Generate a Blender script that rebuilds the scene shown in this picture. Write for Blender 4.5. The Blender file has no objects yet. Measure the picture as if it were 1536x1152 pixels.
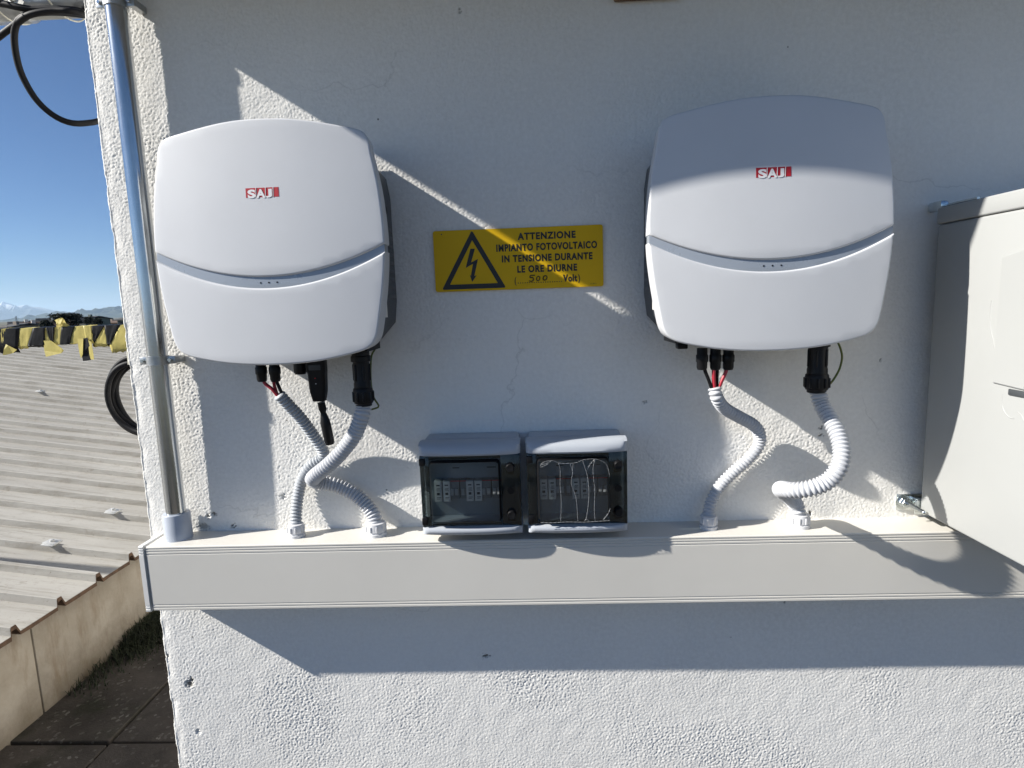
import bpy, bmesh, math, random
import numpy as np
from mathutils import Vector, Matrix
from mathutils.geometry import delaunay_2d_cdt
R_ = math.radians
random.seed(7)
scene = bpy.context.scene
COL = scene.collection

# ------------------------------------------------------------------ camera
# axes: x right along the wall, y into the wall (wall plane y=0), z up, z=0 at lens height
FPX, CW, CH, DIST = 872.37, 1536.0, 1152.0, 1.05
CR = Vector((0.99880, 0.03490, -0.03470)); CF = Vector((-0.03930, 0.98980, -0.13710))
CF.normalize(); CR = (CR - CF*CR.dot(CF)).normalized(); CU = CR.cross(CF)
CAMP = Vector((0, -DIST, 0))
cd = bpy.data.cameras.new('camera'); cam = bpy.data.objects.new('camera', cd); COL.objects.link(cam)
cd.sensor_fit = 'HORIZONTAL'; cd.sensor_width = 36; cd.lens = FPX/CW*36
cd.clip_start = 0.02; cd.clip_end = 120000
mw = Matrix.Identity(4)
for i in range(3):
    mw[i][0] = CR[i]; mw[i][1] = CU[i]; mw[i][2] = -CF[i]; mw[i][3] = CAMP[i]
cam.matrix_world = mw
scene.camera = cam

# ------------------------------------------------------------------ sky, sun, exposure
SA, SB = 3.8064, 2.5175                  # light runs (SA, 1, -SB)
SUNV = Vector((-SA, -1, SB)).normalized()
EL = math.asin(SUNV.z); AZ = math.atan2(SUNV.x, SUNV.y)
world = bpy.data.worlds.new('World'); scene.world = world; world.use_nodes = True
wn = world.node_tree; wn.nodes.clear()
wo = wn.nodes.new('ShaderNodeOutputWorld'); bg = wn.nodes.new('ShaderNodeBackground'); sk = wn.nodes.new('ShaderNodeTexSky')
sk.sky_type = 'NISHITA'; sk.sun_disc = False; sk.sun_elevation = EL; sk.sun_rotation = AZ
sk.altitude = 300; sk.air_density = 0.8; sk.dust_density = 0.0; sk.ozone_density = 8.0
bg.inputs['Strength'].default_value = 0.052
wn.links.new(sk.outputs[0], bg.inputs['Color']); wn.links.new(bg.outputs[0], wo.inputs['Surface'])
sl = bpy.data.lights.new('sun', 'SUN'); sun = bpy.data.objects.new('sun', sl); COL.objects.link(sun)
sl.energy = 5.0; sl.angle = R_(0.7); sl.color = (1.0, 0.965, 0.905)
sun.rotation_euler = SUNV.to_track_quat('Z', 'Y').to_euler(); sun.location = (-6, -2, 5)
vs = scene.view_settings
vs.view_transform = 'Standard'; vs.look = 'None'; vs.gamma = 1; vs.exposure = 0.90; vs.use_curve_mapping = False
scene.render.engine = 'CYCLES'
scene.cycles.max_bounces = 8; scene.cycles.diffuse_bounces = 4; scene.cycles.transparent_max_bounces = 24
scene.cycles.volume_bounces = 1

# ------------------------------------------------------------------ helpers
def P(px, py, d):
    """point at depth d in front of the wall plane (negative: behind it)"""
    v = CF*FPX + CR*(px-CW/2) + CU*(CH/2-py)
    return CAMP + v*((DIST-d)/v.y)
def PX(px, py, X):
    v = CF*FPX + CR*(px-CW/2) + CU*(CH/2-py)
    return CAMP + v*(X/v.x)

def nt(name):
    m = bpy.data.materials.new(name); m.use_nodes = True
    n = m.node_tree; n.nodes.clear()
    o = n.nodes.new('ShaderNodeOutputMaterial')
    return m, n, o
class N:
    def __init__(s, tree): s.t = tree
    def __call__(s, typ, **kw):
        n = s.t.nodes.new('ShaderNode'+typ)
        for k, v in kw.items():
            if k.startswith('_'):
                key = k[1:]
                key = int(key) if key.isdigit() else key.replace('_', ' ')
                if hasattr(v, 'is_output') or isinstance(v, bpy.types.NodeSocket): s.t.links.new(v, n.inputs[key])
                else: n.inputs[key].default_value = v
            else: setattr(n, k, v)
        return n
    def mix(s, f, a, b, typ='MIX'):
        m = s.t.nodes.new('ShaderNodeMix'); m.data_type = 'RGBA'; m.blend_type = typ
        for i, v in ((0, f), (6, a), (7, b)):
            if isinstance(v, bpy.types.NodeSocket): s.t.links.new(v, m.inputs[i])
            else: m.inputs[i].default_value = v if i == 0 else (tuple(v)+(1,) if len(v) == 3 else v)
        return m.outputs[2]
    def ramp(s, f, a, b, c0=(0,0,0,1), c1=(1,1,1,1)):
        r = s.t.nodes.new('ShaderNodeValToRGB'); e = r.color_ramp.elements
        e[0].position = a; e[1].position = b; e[0].color = c0; e[1].color = c1
        s.t.links.new(f, r.inputs[0]); return r.outputs[0]
    def noise(s, scale, detail=4, rough=.55, vec=None, dist=0):
        n = s.t.nodes.new('ShaderNodeTexNoise'); n.inputs['Scale'].default_value = scale
        n.inputs['Detail'].default_value = detail; n.inputs['Roughness'].default_value = rough; n.inputs['Distortion'].default_value = dist
        if vec is not None: s.t.links.new(vec, n.inputs['Vector'])
        return n.outputs['Fac']
    def pos(s, scale=None):
        g = s.t.nodes.new('ShaderNodeTexCoord').outputs['Object']
        if scale is None: return g
        m = s.t.nodes.new('ShaderNodeMapping'); m.inputs['Scale'].default_value = scale
        s.t.links.new(g, m.inputs['Vector']); return m.outputs[0]
    def wpos(s, scale=None):
        g = s.t.nodes.new('ShaderNodeNewGeometry').outputs['Position']
        if scale is None: return g
        m = s.t.nodes.new('ShaderNodeMapping'); m.inputs['Scale'].default_value = scale
        s.t.links.new(g, m.inputs['Vector']); return m.outputs[0]

def c4(c): return (c[0], c[1], c[2], 1)
def mat(name, col, rough=.5, metal=0, var=.12, vscale=9, bump=0, bscale=200, spec=.5, col2=None, coat=0, stretch=None, rvar=.1, bdist=.001):
    """principled with noise-varied colour and roughness and a fine bump"""
    m, t, o = nt(name); n = N(t)
    b = n('BsdfPrincipled'); t.links.new(b.outputs[0], o.inputs[0])
    p = n.pos(stretch)
    f = n.noise(vscale, 5, .6, p)
    f = n.ramp(f, .3, .7)
    ca = tuple(x*(1-var) for x in col) if col2 is None else col2
    cb = tuple(min(1, x*(1+var*.6)) for x in col) if col2 is None else col
    t.links.new(n.mix(f, ca, cb), b.inputs['Base Color'])
    rr = n('MapRange', _Value=n.noise(vscale*2.3, 4, .6, p)); rr.inputs[3].default_value = max(.02, rough-rvar); rr.inputs[4].default_value = min(1, rough+rvar)
    t.links.new(rr.outputs[0], b.inputs['Roughness'])
    b.inputs['Metallic'].default_value = metal; b.inputs['Specular IOR Level'].default_value = spec
    b.inputs['Coat Weight'].default_value = coat
    if bump:
        bp = n('Bump', _Height=n.noise(bscale, 3, .6, n.pos())); bp.inputs['Strength'].default_value = bump; bp.inputs['Distance'].default_value = bdist
        t.links.new(bp.outputs[0], b.inputs['Normal'])
    return m

def finish(name, bm, m, parent=None, smooth=40, loc=None):
    me = bpy.data.meshes.new(name); bm.normal_update(); bm.to_mesh(me); bm.free()
    return link(name, me, m, parent, smooth, loc)
def link(name, me, m, parent=None, smooth=40, loc=None):
    if m is not None and not me.materials: me.materials.append(m)
    if smooth:
        me.shade_smooth(); me.set_sharp_from_angle(angle=R_(smooth))
    o = bpy.data.objects.new(name, me); COL.objects.link(o)
    if loc is not None: o.location = loc
    if parent is not None: o.parent = parent
    return o
def empty(name, loc=(0,0,0)):
    o = bpy.data.objects.new(name, None); COL.objects.link(o); o.location = loc; o.empty_display_size = .05
    return o
def tag(o, label, cat, group=None):
    o['label'] = label; o['category'] = cat
    if group: o['group'] = group
    return o
def struct(o): o['kind'] = 'structure'; return o

def add_box(bm, c, s, bev=0, seg=2, mtx=None):
    M = Matrix.Translation(c) @ Matrix.Diagonal((s[0], s[1], s[2], 1))
    if mtx is not None: M = Matrix.Translation(c) @ mtx.to_4x4() @ Matrix.Diagonal((s[0], s[1], s[2], 1))
    r = bmesh.ops.create_cube(bm, size=1, matrix=M)
    if bev:
        es = list({e for v in r['verts'] for e in v.link_edges})
        bmesh.ops.bevel(bm, geom=es, offset=bev, segments=seg, profile=.5, affect='EDGES', clamp_overlap=True)
def box(name, c, s, m, parent=None, bev=.002, seg=2, mtx=None):
    bm = bmesh.new(); add_box(bm, Vector(c), s, bev, seg, mtx)
    return finish(name, bm, m, parent)
def resample(pts, step):
    """Catmull-Rom through pts, resampled to equal steps"""
    pts = [Vector(p) for p in pts]
    q = [pts[0]*2-pts[1]] + pts + [pts[-1]*2-pts[-2]]
    dense = []
    for i in range(1, len(q)-2):
        for k in range(24):
            t = k/24; a, b, c, d = q[i-1], q[i], q[i+1], q[i+2]
            dense.append(.5*((2*b)+(c-a)*t+(2*a-5*b+4*c-d)*t*t+(3*b-a-3*c+d)*t**3))
    dense.append(pts[-1])
    L = [0]
    for i in range(1, len(dense)): L.append(L[-1]+(dense[i]-dense[i-1]).length)
    n = max(2, int(L[-1]/step)); out = []; j = 0
    for i in range(n+1):
        s = L[-1]*i/n
        while j < len(L)-2 and L[j+1] < s: j += 1
        u = (s-L[j])/max(1e-9, L[j+1]-L[j]); out.append(dense[j].lerp(dense[j+1], min(1, u)))
    return out, L[-1]/n
def add_tube(bm, path, r, n=12, cap=True):
    """path: list of points, r: radius or function(index)->radius"""
    rf = r if callable(r) else (lambda i: r)
    T = []
    for i in range(len(path)):
        a = path[max(0, i-1)]; b = path[min(len(path)-1, i+1)]; T.append((b-a).normalized())
    u = T[0].orthogonal().normalized(); rings = []
    for i, p in enumerate(path):
        u = (u - T[i]*u.dot(T[i])).normalized(); w = T[i].cross(u)
        rings.append([bm.verts.new(p+(u*math.cos(2*math.pi*k/n)+w*math.sin(2*math.pi*k/n))*rf(i)) for k in range(n)])
    for a, b in zip(rings, rings[1:]):
        for k in range(n): bm.faces.new((a[k], a[(k+1) % n], b[(k+1) % n], b[k]))
    if cap:
        bm.faces.new(rings[0][::-1]); bm.faces.new(rings[-1])
def tube(name, pts, r, m, parent=None, step=.004, n=12, smooth=60):
    path, _ = resample(pts, step) if len(pts) > 2 else ([Vector(p) for p in pts], 0)
    bm = bmesh.new(); add_tube(bm, path, r, n); return finish(name, bm, m, parent, smooth)
def add_lathe(bm, prof, M, n=24):
    """prof: (radius, axial) pairs; axis = local -z going down from origin of M"""
    rings = []
    for r, z in prof:
        rings.append([bm.verts.new(M @ Vector((r*math.cos(2*math.pi*k/n), r*math.sin(2*math.pi*k/n), z))) for k in range(n)])
    for a, b in zip(rings, rings[1:]):
        for k in range(n): bm.faces.new((a[k], b[k], b[(k+1) % n], a[(k+1) % n]))
    bm.faces.new(rings[0]); bm.faces.new(rings[-1][::-1])
def lathe(name, prof, loc, m, parent=None, n=24, rot=None, smooth=35):
    bm = bmesh.new(); M = Matrix.Translation(loc)
    if rot is not None: M = M @ rot.to_4x4()
    add_lathe(bm, prof, M, n); bmesh.ops.recalc_face_normals(bm, faces=bm.faces)
    return finish(name, bm, m, parent, smooth)
def sheet(name, poly, y0, y1, m, parent=None, bev=0):
    """2D (x,z) polygon given depth from y0 (front) to y1 (back)"""
    bm = bmesh.new()
    a = [bm.verts.new((p[0], y0, p[1])) for p in poly]; b = [bm.verts.new((p[0], y1, p[1])) for p in poly]
    bm.faces.new(a); bm.faces.new(b[::-1])
    n = len(poly)
    for k in range(n): bm.faces.new((a[k], b[k], b[(k+1) % n], a[(k+1) % n]))
    bmesh.ops.recalc_face_normals(bm, faces=bm.faces)
    if bev:
        es = [e for e in bm.edges if all(v in a for v in e.verts)]
        bmesh.ops.bevel(bm, geom=es, offset=bev, segments=2, profile=.5, affect='EDGES')
    return finish(name, bm, m, parent)
def text_mesh(s, x0, z0, w, h, y, bold=.03, spacing=1.0):
    """flat letters filling a w x h box whose lower left corner is (x0, z0), in the plane y"""
    cu = bpy.data.curves.new('lettering', 'FONT'); cu.body = s; cu.size = 1; cu.offset = bold; cu.space_character = spacing; cu.resolution_u = 6
    ob = bpy.data.objects.new('lettering', cu); me = bpy.data.meshes.new_from_object(ob)
    bpy.data.objects.remove(ob); bpy.data.curves.remove(cu)
    c = np.empty(len(me.vertices)*3); me.vertices.foreach_get('co', c); c = c.reshape(-1, 3)
    mn, mx = c.min(0), c.max(0); o = np.empty_like(c)
    o[:, 0] = x0+(c[:, 0]-mn[0])/(mx[0]-mn[0])*w; o[:, 2] = z0+(c[:, 1]-mn[1])/(mx[1]-mn[1])*h; o[:, 1] = y
    me.vertices.foreach_set('co', o.ravel()); me.update(); me.materials.clear()
    return me
def fftnoise(ny, nx, dx, lo, hi, seed):
    """band-passed noise, wavelengths lo..hi metres, unit std"""
    rg = np.random.default_rng(seed); w = np.fft.rfft2(rg.standard_normal((ny, nx)))
    fy = np.fft.fftfreq(ny, dx)[:, None]; fx = np.fft.rfftfreq(nx, dx)[None]; f = np.sqrt(fx*fx+fy*fy)+1e-9
    lam = 1/f; g = np.exp(-((np.log(lam)-np.log(math.sqrt(lo*hi)))/(.5*np.log(hi/lo)))**2)
    h = np.fft.irfft2(w*g, (ny, nx)); return h/h.std()

# ------------------------------------------------------------------ materials
# painted plaster: colour mottling, hairline cracks and bare patches; the relief itself is in the mesh
def plaster():
    m, t, o = nt('white_plaster'); n = N(t)
    b = n('BsdfPrincipled'); t.links.new(b.outputs[0], o.inputs[0])
    p = n.wpos()
    base = n.mix(n.ramp(n.noise(2.2, 6, .6, p), .32, .68), (.73, .71, .665), (.81, .79, .745))
    base = n.mix(n.ramp(n.noise(140, 3, .6, p), .35, .75), base, (.84, .82, .775))
    # hairline cracks
    wv = n('VectorMath', operation='ADD'); t.links.new(p, wv.inputs[0])
    ns = n('TexNoise', _Scale=7.0, _Detail=5.0); t.links.new(p, ns.inputs['Vector'])
    sc = n('VectorMath', operation='SCALE'); t.links.new(ns.outputs['Color'], sc.inputs[0]); sc.inputs['Scale'].default_value = .16
    t.links.new(sc.outputs[0], wv.inputs[1])
    vo = n('TexVoronoi', feature='DISTANCE_TO_EDGE', _Scale=3.1); t.links.new(wv.outputs[0], vo.inputs['Vector'])
    line = n.ramp(vo.outputs['Distance'], .0008, .0042, (1,1,1,1), (0,0,0,1))
    msk = n.ramp(n.noise(3.3, 3, .5, p), .50, .60)
    k = n('Math', operation='MULTIPLY'); t.links.new(line, k.inputs[0]); t.links.new(msk, k.inputs[1])
    k2 = n('Math', operation='MULTIPLY'); t.links.new(k.outputs[0], k2.inputs[0]); k2.inputs[1].default_value = .22
    base = n.mix(k2.outputs[0], base, (.20, .19, .17))
    # specks of dirt
    v2 = n('TexVoronoi', _Scale=16.0); t.links.new(p, v2.inputs['Vector'])
    sp = n.ramp(v2.outputs['Distance'], .018, .035, (1,1,1,1), (0,0,0,1))
    wn_ = n('Math', operation='MULTIPLY'); t.links.new(sp, wn_.inputs[0])
    t.links.new(n.ramp(v2.outputs['Color'], .80, .86), wn_.inputs[1])
    base = n.mix(wn_.outputs[0], base, (.17, .16, .14))
    at = n('Attribute', attribute_name='bare')
    base = n.mix(at.outputs['Fac'], base, (.13, .115, .09))
    t.links.new(base, b.inputs['Base Color'])
    b.inputs['Roughness'].default_value = .85; b.inputs['Specular IOR Level'].default_value = .25
    bp = n('Bump', _Height=n.noise(330, 4, .65, p)); bp.inputs['Strength'].default_value = .6; bp.inputs['Distance'].default_value = .0011
    t.links.new(bp.outputs[0], b.inputs['Normal'])
    return m
M_PLASTER = plaster()
M_COVER = mat('powder_coated_white', (.60, .605, .615), .42, 0, .035, 5, .25, 900, .45, rvar=.05, bdist=.0004)
M_BAND = mat('satin_grey_band', (.34, .37, .41), .28, .15, .06, 6, 0, spec=.5, rvar=.04)
M_HOUSING = mat('dark_grey_aluminium', (.095, .102, .110), .5, .2, .15, 14, .2, 500)
M_BLACK = mat('black_plastic', (.008, .008, .009), .42, 0, .25, 30, .15, 400, .25)
M_BLACKRUBBER = mat('black_cable_sheath', (.007, .007, .008), .55, 0, .3, 25, .1, 300, .2)
M_RED = mat('red_logo_ink', (.42, .012, .02), .45, 0, .1, 60)
M_REDWIRE = mat('red_wire', (.36, .02, .035), .4, 0, .2, 50)
M_WHITEPRINT = mat('white_print', (.74, .74, .74), .5, 0, .04, 30)
M_PVC = mat('white_pvc', (.70, .69, .66), .38, 0, .05, 4, .1, 700, .45, rvar=.06, bdist=.0003)
M_PVCFRONT = mat('grey_white_pvc', (.64, .615, .56), .36, 0, .045, 4, .12, 700, .4, rvar=.06, bdist=.0003)
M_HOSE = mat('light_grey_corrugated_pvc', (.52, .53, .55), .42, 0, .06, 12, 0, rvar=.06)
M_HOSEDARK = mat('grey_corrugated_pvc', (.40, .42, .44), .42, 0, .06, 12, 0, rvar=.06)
M_GLAND = mat('pale_grey_gland', (.62, .62, .63), .35, 0, .05, 20)
M_GALV = mat('galvanised_steel', (.54, .56, .57), .20, 1, .10, 7, .12, 60, stretch=(30, 30, 2), rvar=.07)
M_GALVDULL = mat('weathered_zinc', (.50, .51, .51), .40, 1, .25, 22, .35, 90, rvar=.14)
M_ZINC = mat('zinc_plated_bolt', (.66, .70, .70), .22, 1, .15, 40, .1, 200)
M_SOCKET = mat('pale_grey_pvc_socket', (.42, .45, .50), .36, 0, .10, 35, .1, 200)
M_YELLOW = mat('yellow_sign_enamel', (.74, .45, .008), .5, 0, .05, 9, .05, 90, .2)
M_INK = mat('black_sign_ink', (.014, .012, .011), .45, 0, .2, 60)
M_BOXGREY = mat('grey_abs', (.43, .455, .49), .36, 0, .05, 8, .15, 800, rvar=.05, bdist=.0003)
M_BOXPANEL = mat('grey_abs_inner', (.30, .33, .35), .5, 0, .08, 8)
M_MODULE = mat('pale_module', (.42, .44, .44), .5, 0, .08, 40)
M_MODULEB = mat('slate_module', (.20, .22, .23), .5, 0, .08, 40)
M_LABEL = mat('label_paper', (.74, .73, .69), .6, 0, .05, 60)
M_LABELINK = mat('label_ink', (.06, .06, .06), .6, 0, .2, 80)
M_CABINET = mat('pale_grey_cabinet_paint', (.36, .365, .355), .4, 0, .03, 3, .15, 700, rvar=.05, bdist=.0003)
M_SLOT = mat('dark_slot', (.05, .055, .06), .6)
M_WOOD = mat('brown_wood', (.20, .12, .065), .7, 0, .3, 20, .3, 120, stretch=(3, 30, 30))
M_TIE = mat('natural_nylon', (.62, .60, .50), .4, 0, .08, 40)
M_EARTH = mat('yellow_green_wire', (.16, .14, .015), .4, 0, .3, 60, col2=(.05, .12, .02))
M_TAPEY = mat('yellow_tape', (.50, .42, .13), .45, 0, .14, 26, .25, 45, .3, bdist=.003)
M_TAPEK = mat('black_tape', (.008, .008, .009), .5, 0, .3, 26, .25, 45, .2, bdist=.003)
M_CONC = mat('concrete_slab', (.42, .41, .39), .9, 0, .15, 6, .4, 80)

def smoke(name, tint, fac):
    m, t, o = nt(name); n = N(t)
    tr = n('BsdfTransparent'); tr.inputs[0].default_value = c4(tint)
    gl = n('BsdfGlossy'); gl.inputs['Roughness'].default_value = .06; gl.inputs[0].default_value = (.9, .95, 1, 1)
    df = n('BsdfDiffuse'); df.inputs[0].default_value = (.03, .035, .037, 1)
    mx0 = n('MixShader'); mx0.inputs[0].default_value = fac
    t.links.new(tr.outputs[0], mx0.inputs[1]); t.links.new(df.outputs[0], mx0.inputs[2])
    fr = n('Fresnel', _IOR=1.5)
    bp = n('Bump', _Height=n.noise(14, 2, .5, n.pos())); bp.inputs['Strength'].default_value = .15; bp.inputs['Distance'].default_value = .002
    t.links.new(bp.outputs[0], gl.inputs['Normal'])
    mx = n('MixShader'); t.links.new(fr.outputs[0], mx.inputs[0]); t.links.new(mx0.outputs[0], mx.inputs[1]); t.links.new(gl.outputs[0], mx.inputs[2])
    t.links.new(mx.outputs[0], o.inputs[0]); return m
M_SMOKE = smoke('smoked_window', (.78, .81, .82), .06)
M_SMOKEDARK = smoke('smoked_frame', (.48, .53, .53), .22)
M_FILM = smoke('clear_film', (.97, .97, .97), .02)
M_CREASE = mat('film_crease', (.40, .41, .42), .25, 0, .1, 60)

# ================================================================== THE BUILDING
XL = -.7545                                # left corner of the wall
TERR = -1.45                               # terrace level
ZOV, POV = .5985, .3200                      # eave slab: underside height, projection
building = empty('building', (XL, 0, TERR))
tag(building, 'white plastered building wall that carries the inverters and the trunking', 'building')
def wpar(o, p):
    o.parent = p; o.matrix_parent_inverse = Matrix.Translation(-Vector(p.location)); return o

def build_wall():
    dx = .0018
    s0, s1, z0, z1 = -.16, 1.76, -1.06, .60
    nx = int((s1-s0)/dx)+1; nz = int((z1-z0)/dx)+1
    S = (s0+np.arange(nx)*dx)[None, :].repeat(nz, 0); Z = (z0+np.arange(nz)*dx)[:, None].repeat(nx, 1)
    a = fftnoise(nz, nx, dx, .0040, .0072, 1); b = fftnoise(nz, nx, dx, .0065, .013, 2); c = fftnoise(nz, nx, dx, .03, .09, 3)
    low = fftnoise(nz, nx, dx, .18, .5, 4); big = fftnoise(nz, nx, dx, .5, 1.2, 5)
    worm = np.tanh(1.5*a)*.50 + np.tanh(1.4*b)*.34 - np.abs(b)*.12
    amp = np.clip(.80+.28*low - .30*np.clip((S-.9)/.8, 0, 1), .62, 1.35)
    h = .00066*worm*amp + .00009*c + .00015*low + .0006*big*.6
    # chips and nail holes
    bare = np.zeros_like(h)
    rg = np.random.default_rng(12)
    spots = [(P(284, 1026, 0), .009, .9), (P(287, 1020, 0), .006, 1), (P(250, 985, 0), .007, .5), (P(297, 1098, 0), .006, .25), (P(312, 774, 0), .006, .8), (P(305, 790, 0), .008, .5), (P(321, 771, 0), .004, .9),
             (P(350, 789, 0), .003, 1), (P(425, 745, 0), .005, .35), (P(1232, 643, 0), .003, 1), (P(1231, 653, 0), .003, 1), (P(1216, 769, 0), .003, 1), (P(729, 984, 0), .003, 1), (P(690, 16, 0), .003, .6), (P(968, 603, 0), .003, .6), (P(1321, 541, 0), .003, .8), (P(1177, 905, 0), .0025, .8)]
    for p, r, k in spots:
        q = np.hypot((S-(p.x-XL))*(1+.3*rg.standard_normal()), Z-p.z) + .0016*a
        w = np.clip((r-q)/(r*.5), 0, 1); h -= w*.0028; bare = np.maximum(bare, w*k)
    # worn arris along the corner
    ar = np.exp(-(S/.012)**2); h -= ar*(.0014+.0008*np.clip(c, -1, 2)+.00025*b)
    x = np.where(S >= 0, XL+S, XL); y = np.where(S >= 0, 0, -S)
    nxn = np.where(S > .003, 0, np.where(S < -.003, -1, -.707)); nyn = np.where(S > .003, -1, np.where(S < -.003, 0, -.707))
    co = np.stack([x+nxn*h, y+nyn*h, Z], -1).reshape(-1, 3)
    idx = np.arange(nx*nz).reshape(nz, nx)
    q = np.stack([idx[:-1, :-1], idx[:-1, 1:], idx[1:, 1:], idx[1:, :-1]], -1).reshape(-1, 4)
    # coarse remainder: base of the wall, right end, return wall and top, stitched as separate quads just behind
    e = .0
    ex = [(XL, .16, TERR), (XL, .16, z1), (XL, 6, z1+.03), (XL, 6, TERR),
          (XL, 0, TERR), (XL+s1, 0, TERR), (XL+s1, 0, z0+.002), (XL, 0, z0+.002),
          (XL+s1-.002, 0, TERR), (4.2, 0, TERR), (4.2, 0, .645), (XL+s1-.002, 0, .645),
          (XL, 0, z1-.002), (XL+s1, 0, z1-.002), (XL+s1, 0, .645), (XL, 0, .645),
          (XL, .16, TERR), (XL, 0, TERR), (XL, 0, z0+.002), (XL, .16, z0+.002),
          (XL, .16, z1-.002), (XL, 0, z1-.002), (XL, 0, .645), (XL, .16, .645),
          (4.2, 0, TERR), (4.2, 6, TERR), (4.2, 6, .645), (4.2, 0, .645),
          (XL, .16, z1-.01), (XL, .16, .645), (XL, 6, .645), (XL, 6, z1-.01)]
    k = len(co); eq = np.arange(k, k+len(ex)).reshape(-1, 4)
    co = np.vstack([co, np.array(ex)]); q = np.vstack([q, eq])
    me = bpy.data.meshes.new('wall'); me.vertices.add(len(co)); me.vertices.foreach_set('co', co.ravel().astype(np.float32))
    me.loops.add(q.size); me.loops.foreach_set('vertex_index', q.ravel().astype(np.int32))
    me.polygons.add(len(q)); me.polygons.foreach_set('loop_start', (np.arange(len(q))*4).astype(np.int32))
    at = me.attributes.new('bare', 'FLOAT', 'POINT'); at.data.foreach_set('value', np.concatenate([bare.ravel(), np.zeros(len(ex))]).astype(np.float32))
    me.update(calc_edges=True); me.validate()
    me.materials.append(M_PLASTER); me.shade_smooth()
    o = bpy.data.objects.new('wall', me); COL.objects.link(o); return wpar(o, building)
build_wall()
o = box('roof_overhang', ((XL+4.3)/2, (6.2-POV)/2-.0, ZOV+.07), (4.3-XL, 6.2+POV, .14), M_CONC, None, .003)
for v in o.data.vertices: v.co.z += .042*min(0, v.co.y)          # the eave falls slightly outwards
wpar(o, building)
o = box('wooden_batten', (.205, -.011, .531), (.112, .022, .085), M_WOOD, None, .003); wpar(o, building)

# ================================================================== TERRACE, NEIGHBOUR ROOF, LAND
def paver_mat(name='dark_concrete_paver', k=1.0, moss=(.018, .022, .010)):
    m, t, o = nt(name); n = N(t); b = n('BsdfPrincipled'); t.links.new(b.outputs[0], o.inputs[0])
    p = n.wpos()
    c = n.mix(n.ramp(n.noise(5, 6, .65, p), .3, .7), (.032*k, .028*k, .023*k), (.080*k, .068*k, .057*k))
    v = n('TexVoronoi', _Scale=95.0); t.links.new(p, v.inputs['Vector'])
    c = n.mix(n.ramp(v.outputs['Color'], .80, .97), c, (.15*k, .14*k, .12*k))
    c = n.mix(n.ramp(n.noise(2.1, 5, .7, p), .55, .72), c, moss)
    t.links.new(c, b.inputs['Base Color']); b.inputs['Roughness'].default_value = .95; b.inputs['Specular IOR Level'].default_value = .2
    bp = n('Bump', _Height=n.noise(120, 4, .7, p)); bp.inputs['Strength'].default_value = .7; bp.inputs['Distance'].default_value = .004
    t.links.new(bp.outputs[0], b.inputs['Normal']); return m
M_PAVER = paver_mat()
M_FILLPAVER = paver_mat('bounce_fill_paver', 2.0, (.10, .09, .07))  # unseen pavers before the wall, made paler to bounce fill light onto it
M_JOINT = mat('mossy_joint', (.012, .013, .008), .95, 0, .4, 20, .5, 150)
terrace = struct(box('terrace', (1.07, -.5, TERR-.42), (5.86, 13.0, .80), M_JOINT, None, .0))
PV = .60
bm = bmesh.new(); add_box(bm, Vector((0, 0, -.021)), (PV-.012, PV-.012, .042), .004, 2)
pav_me = bpy.data.meshes.new('paver'); bm.to_mesh(pav_me); bm.free(); pav_me.materials.append(M_PAVER)
pav_fill = pav_me.copy(); pav_fill.materials.clear(); pav_fill.materials.append(M_FILLPAVER)
for i in range(-1, 6):
    for j in range(-8, 8):
        cx = -1.5+PV/2+i*PV; cy = .714+PV/2+j*PV
        if cx > XL-.25 and cy > -.2: continue
        if cx < -1.81: cx = cx
        o = bpy.data.objects.new('paver', pav_me if cy > -.2 else pav_fill); COL.objects.link(o)
        o.location = (cx, cy, TERR+random.uniform(-.003, .003)); o.rotation_euler = (random.uniform(-.006, .006), random.uniform(-.006, .006), random.uniform(-.004, .004)); wpar(o, terrace)

neigh = empty('neighbour_building', (-1.86, 6, TERR))
tag(neigh, 'low neighbouring shed with ribbed off-white roof sheets and a stained cream wall', 'building')
def stained_wall():
    m, t, o = nt('stained_render'); n = N(t); b = n('BsdfPrincipled'); t.links.new(b.outputs[0], o.inputs[0])
    p = n.wpos(); c = n.mix(n.ramp(n.noise(4, 6, .65, p), .3, .7), (.26, .22, .165), (.42, .37, .30))
    c = n.mix(n.ramp(n.noise(9, 5, .7, n.wpos((1, 1, .25))), .52, .75), c, (.20, .145, .09))
    # rising damp: dirt along the foot of the wall with a ragged edge
    sx = n('SeparateXYZ', _Vector=p); a = n('Math', operation='ADD'); t.links.new(sx.outputs[2], a.inputs[0])
    ms = n('Math', operation='MULTIPLY', _1=.30); t.links.new(n.noise(6, 5, .65, p), ms.inputs[0]); t.links.new(ms.outputs[0], a.inputs[1])
    mr = n('MapRange', _Value=a.outputs[0]); mr.inputs[1].default_value = TERR+.12; mr.inputs[2].default_value = TERR+.30; mr.inputs[3].default_value = .85; mr.inputs[4].default_value = 0
    c = n.mix(mr.outputs[0], c, (.10, .075, .045))
    t.links.new(c, b.inputs['Base Color']); b.inputs['Roughness'].default_value = .9
    bp = n('Bump', _Height=n.noise(40, 5, .65, p)); bp.inputs['Strength'].default_value = .4; bp.inputs['Distance'].default_value = .006
    t.links.new(bp.outputs[0], b.inputs['Normal']); return m
M_STAINED = stained_wall()
EX, EZ, SL = -1.787, -1.052, .14            # eave line of the ribbed roof and its rise per metre to the left
def low_wall(y0, y1):
    bm = bmesh.new(); add_box(bm, Vector((-2.0, (y0+y1)/2, (TERR-.3+EZ-.03)/2)), (.28, y1-y0, EZ-.03-TERR+.3), .004)
    o = finish('wall_panel', bm, M_STAINED); wpar(o, neigh)
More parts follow.
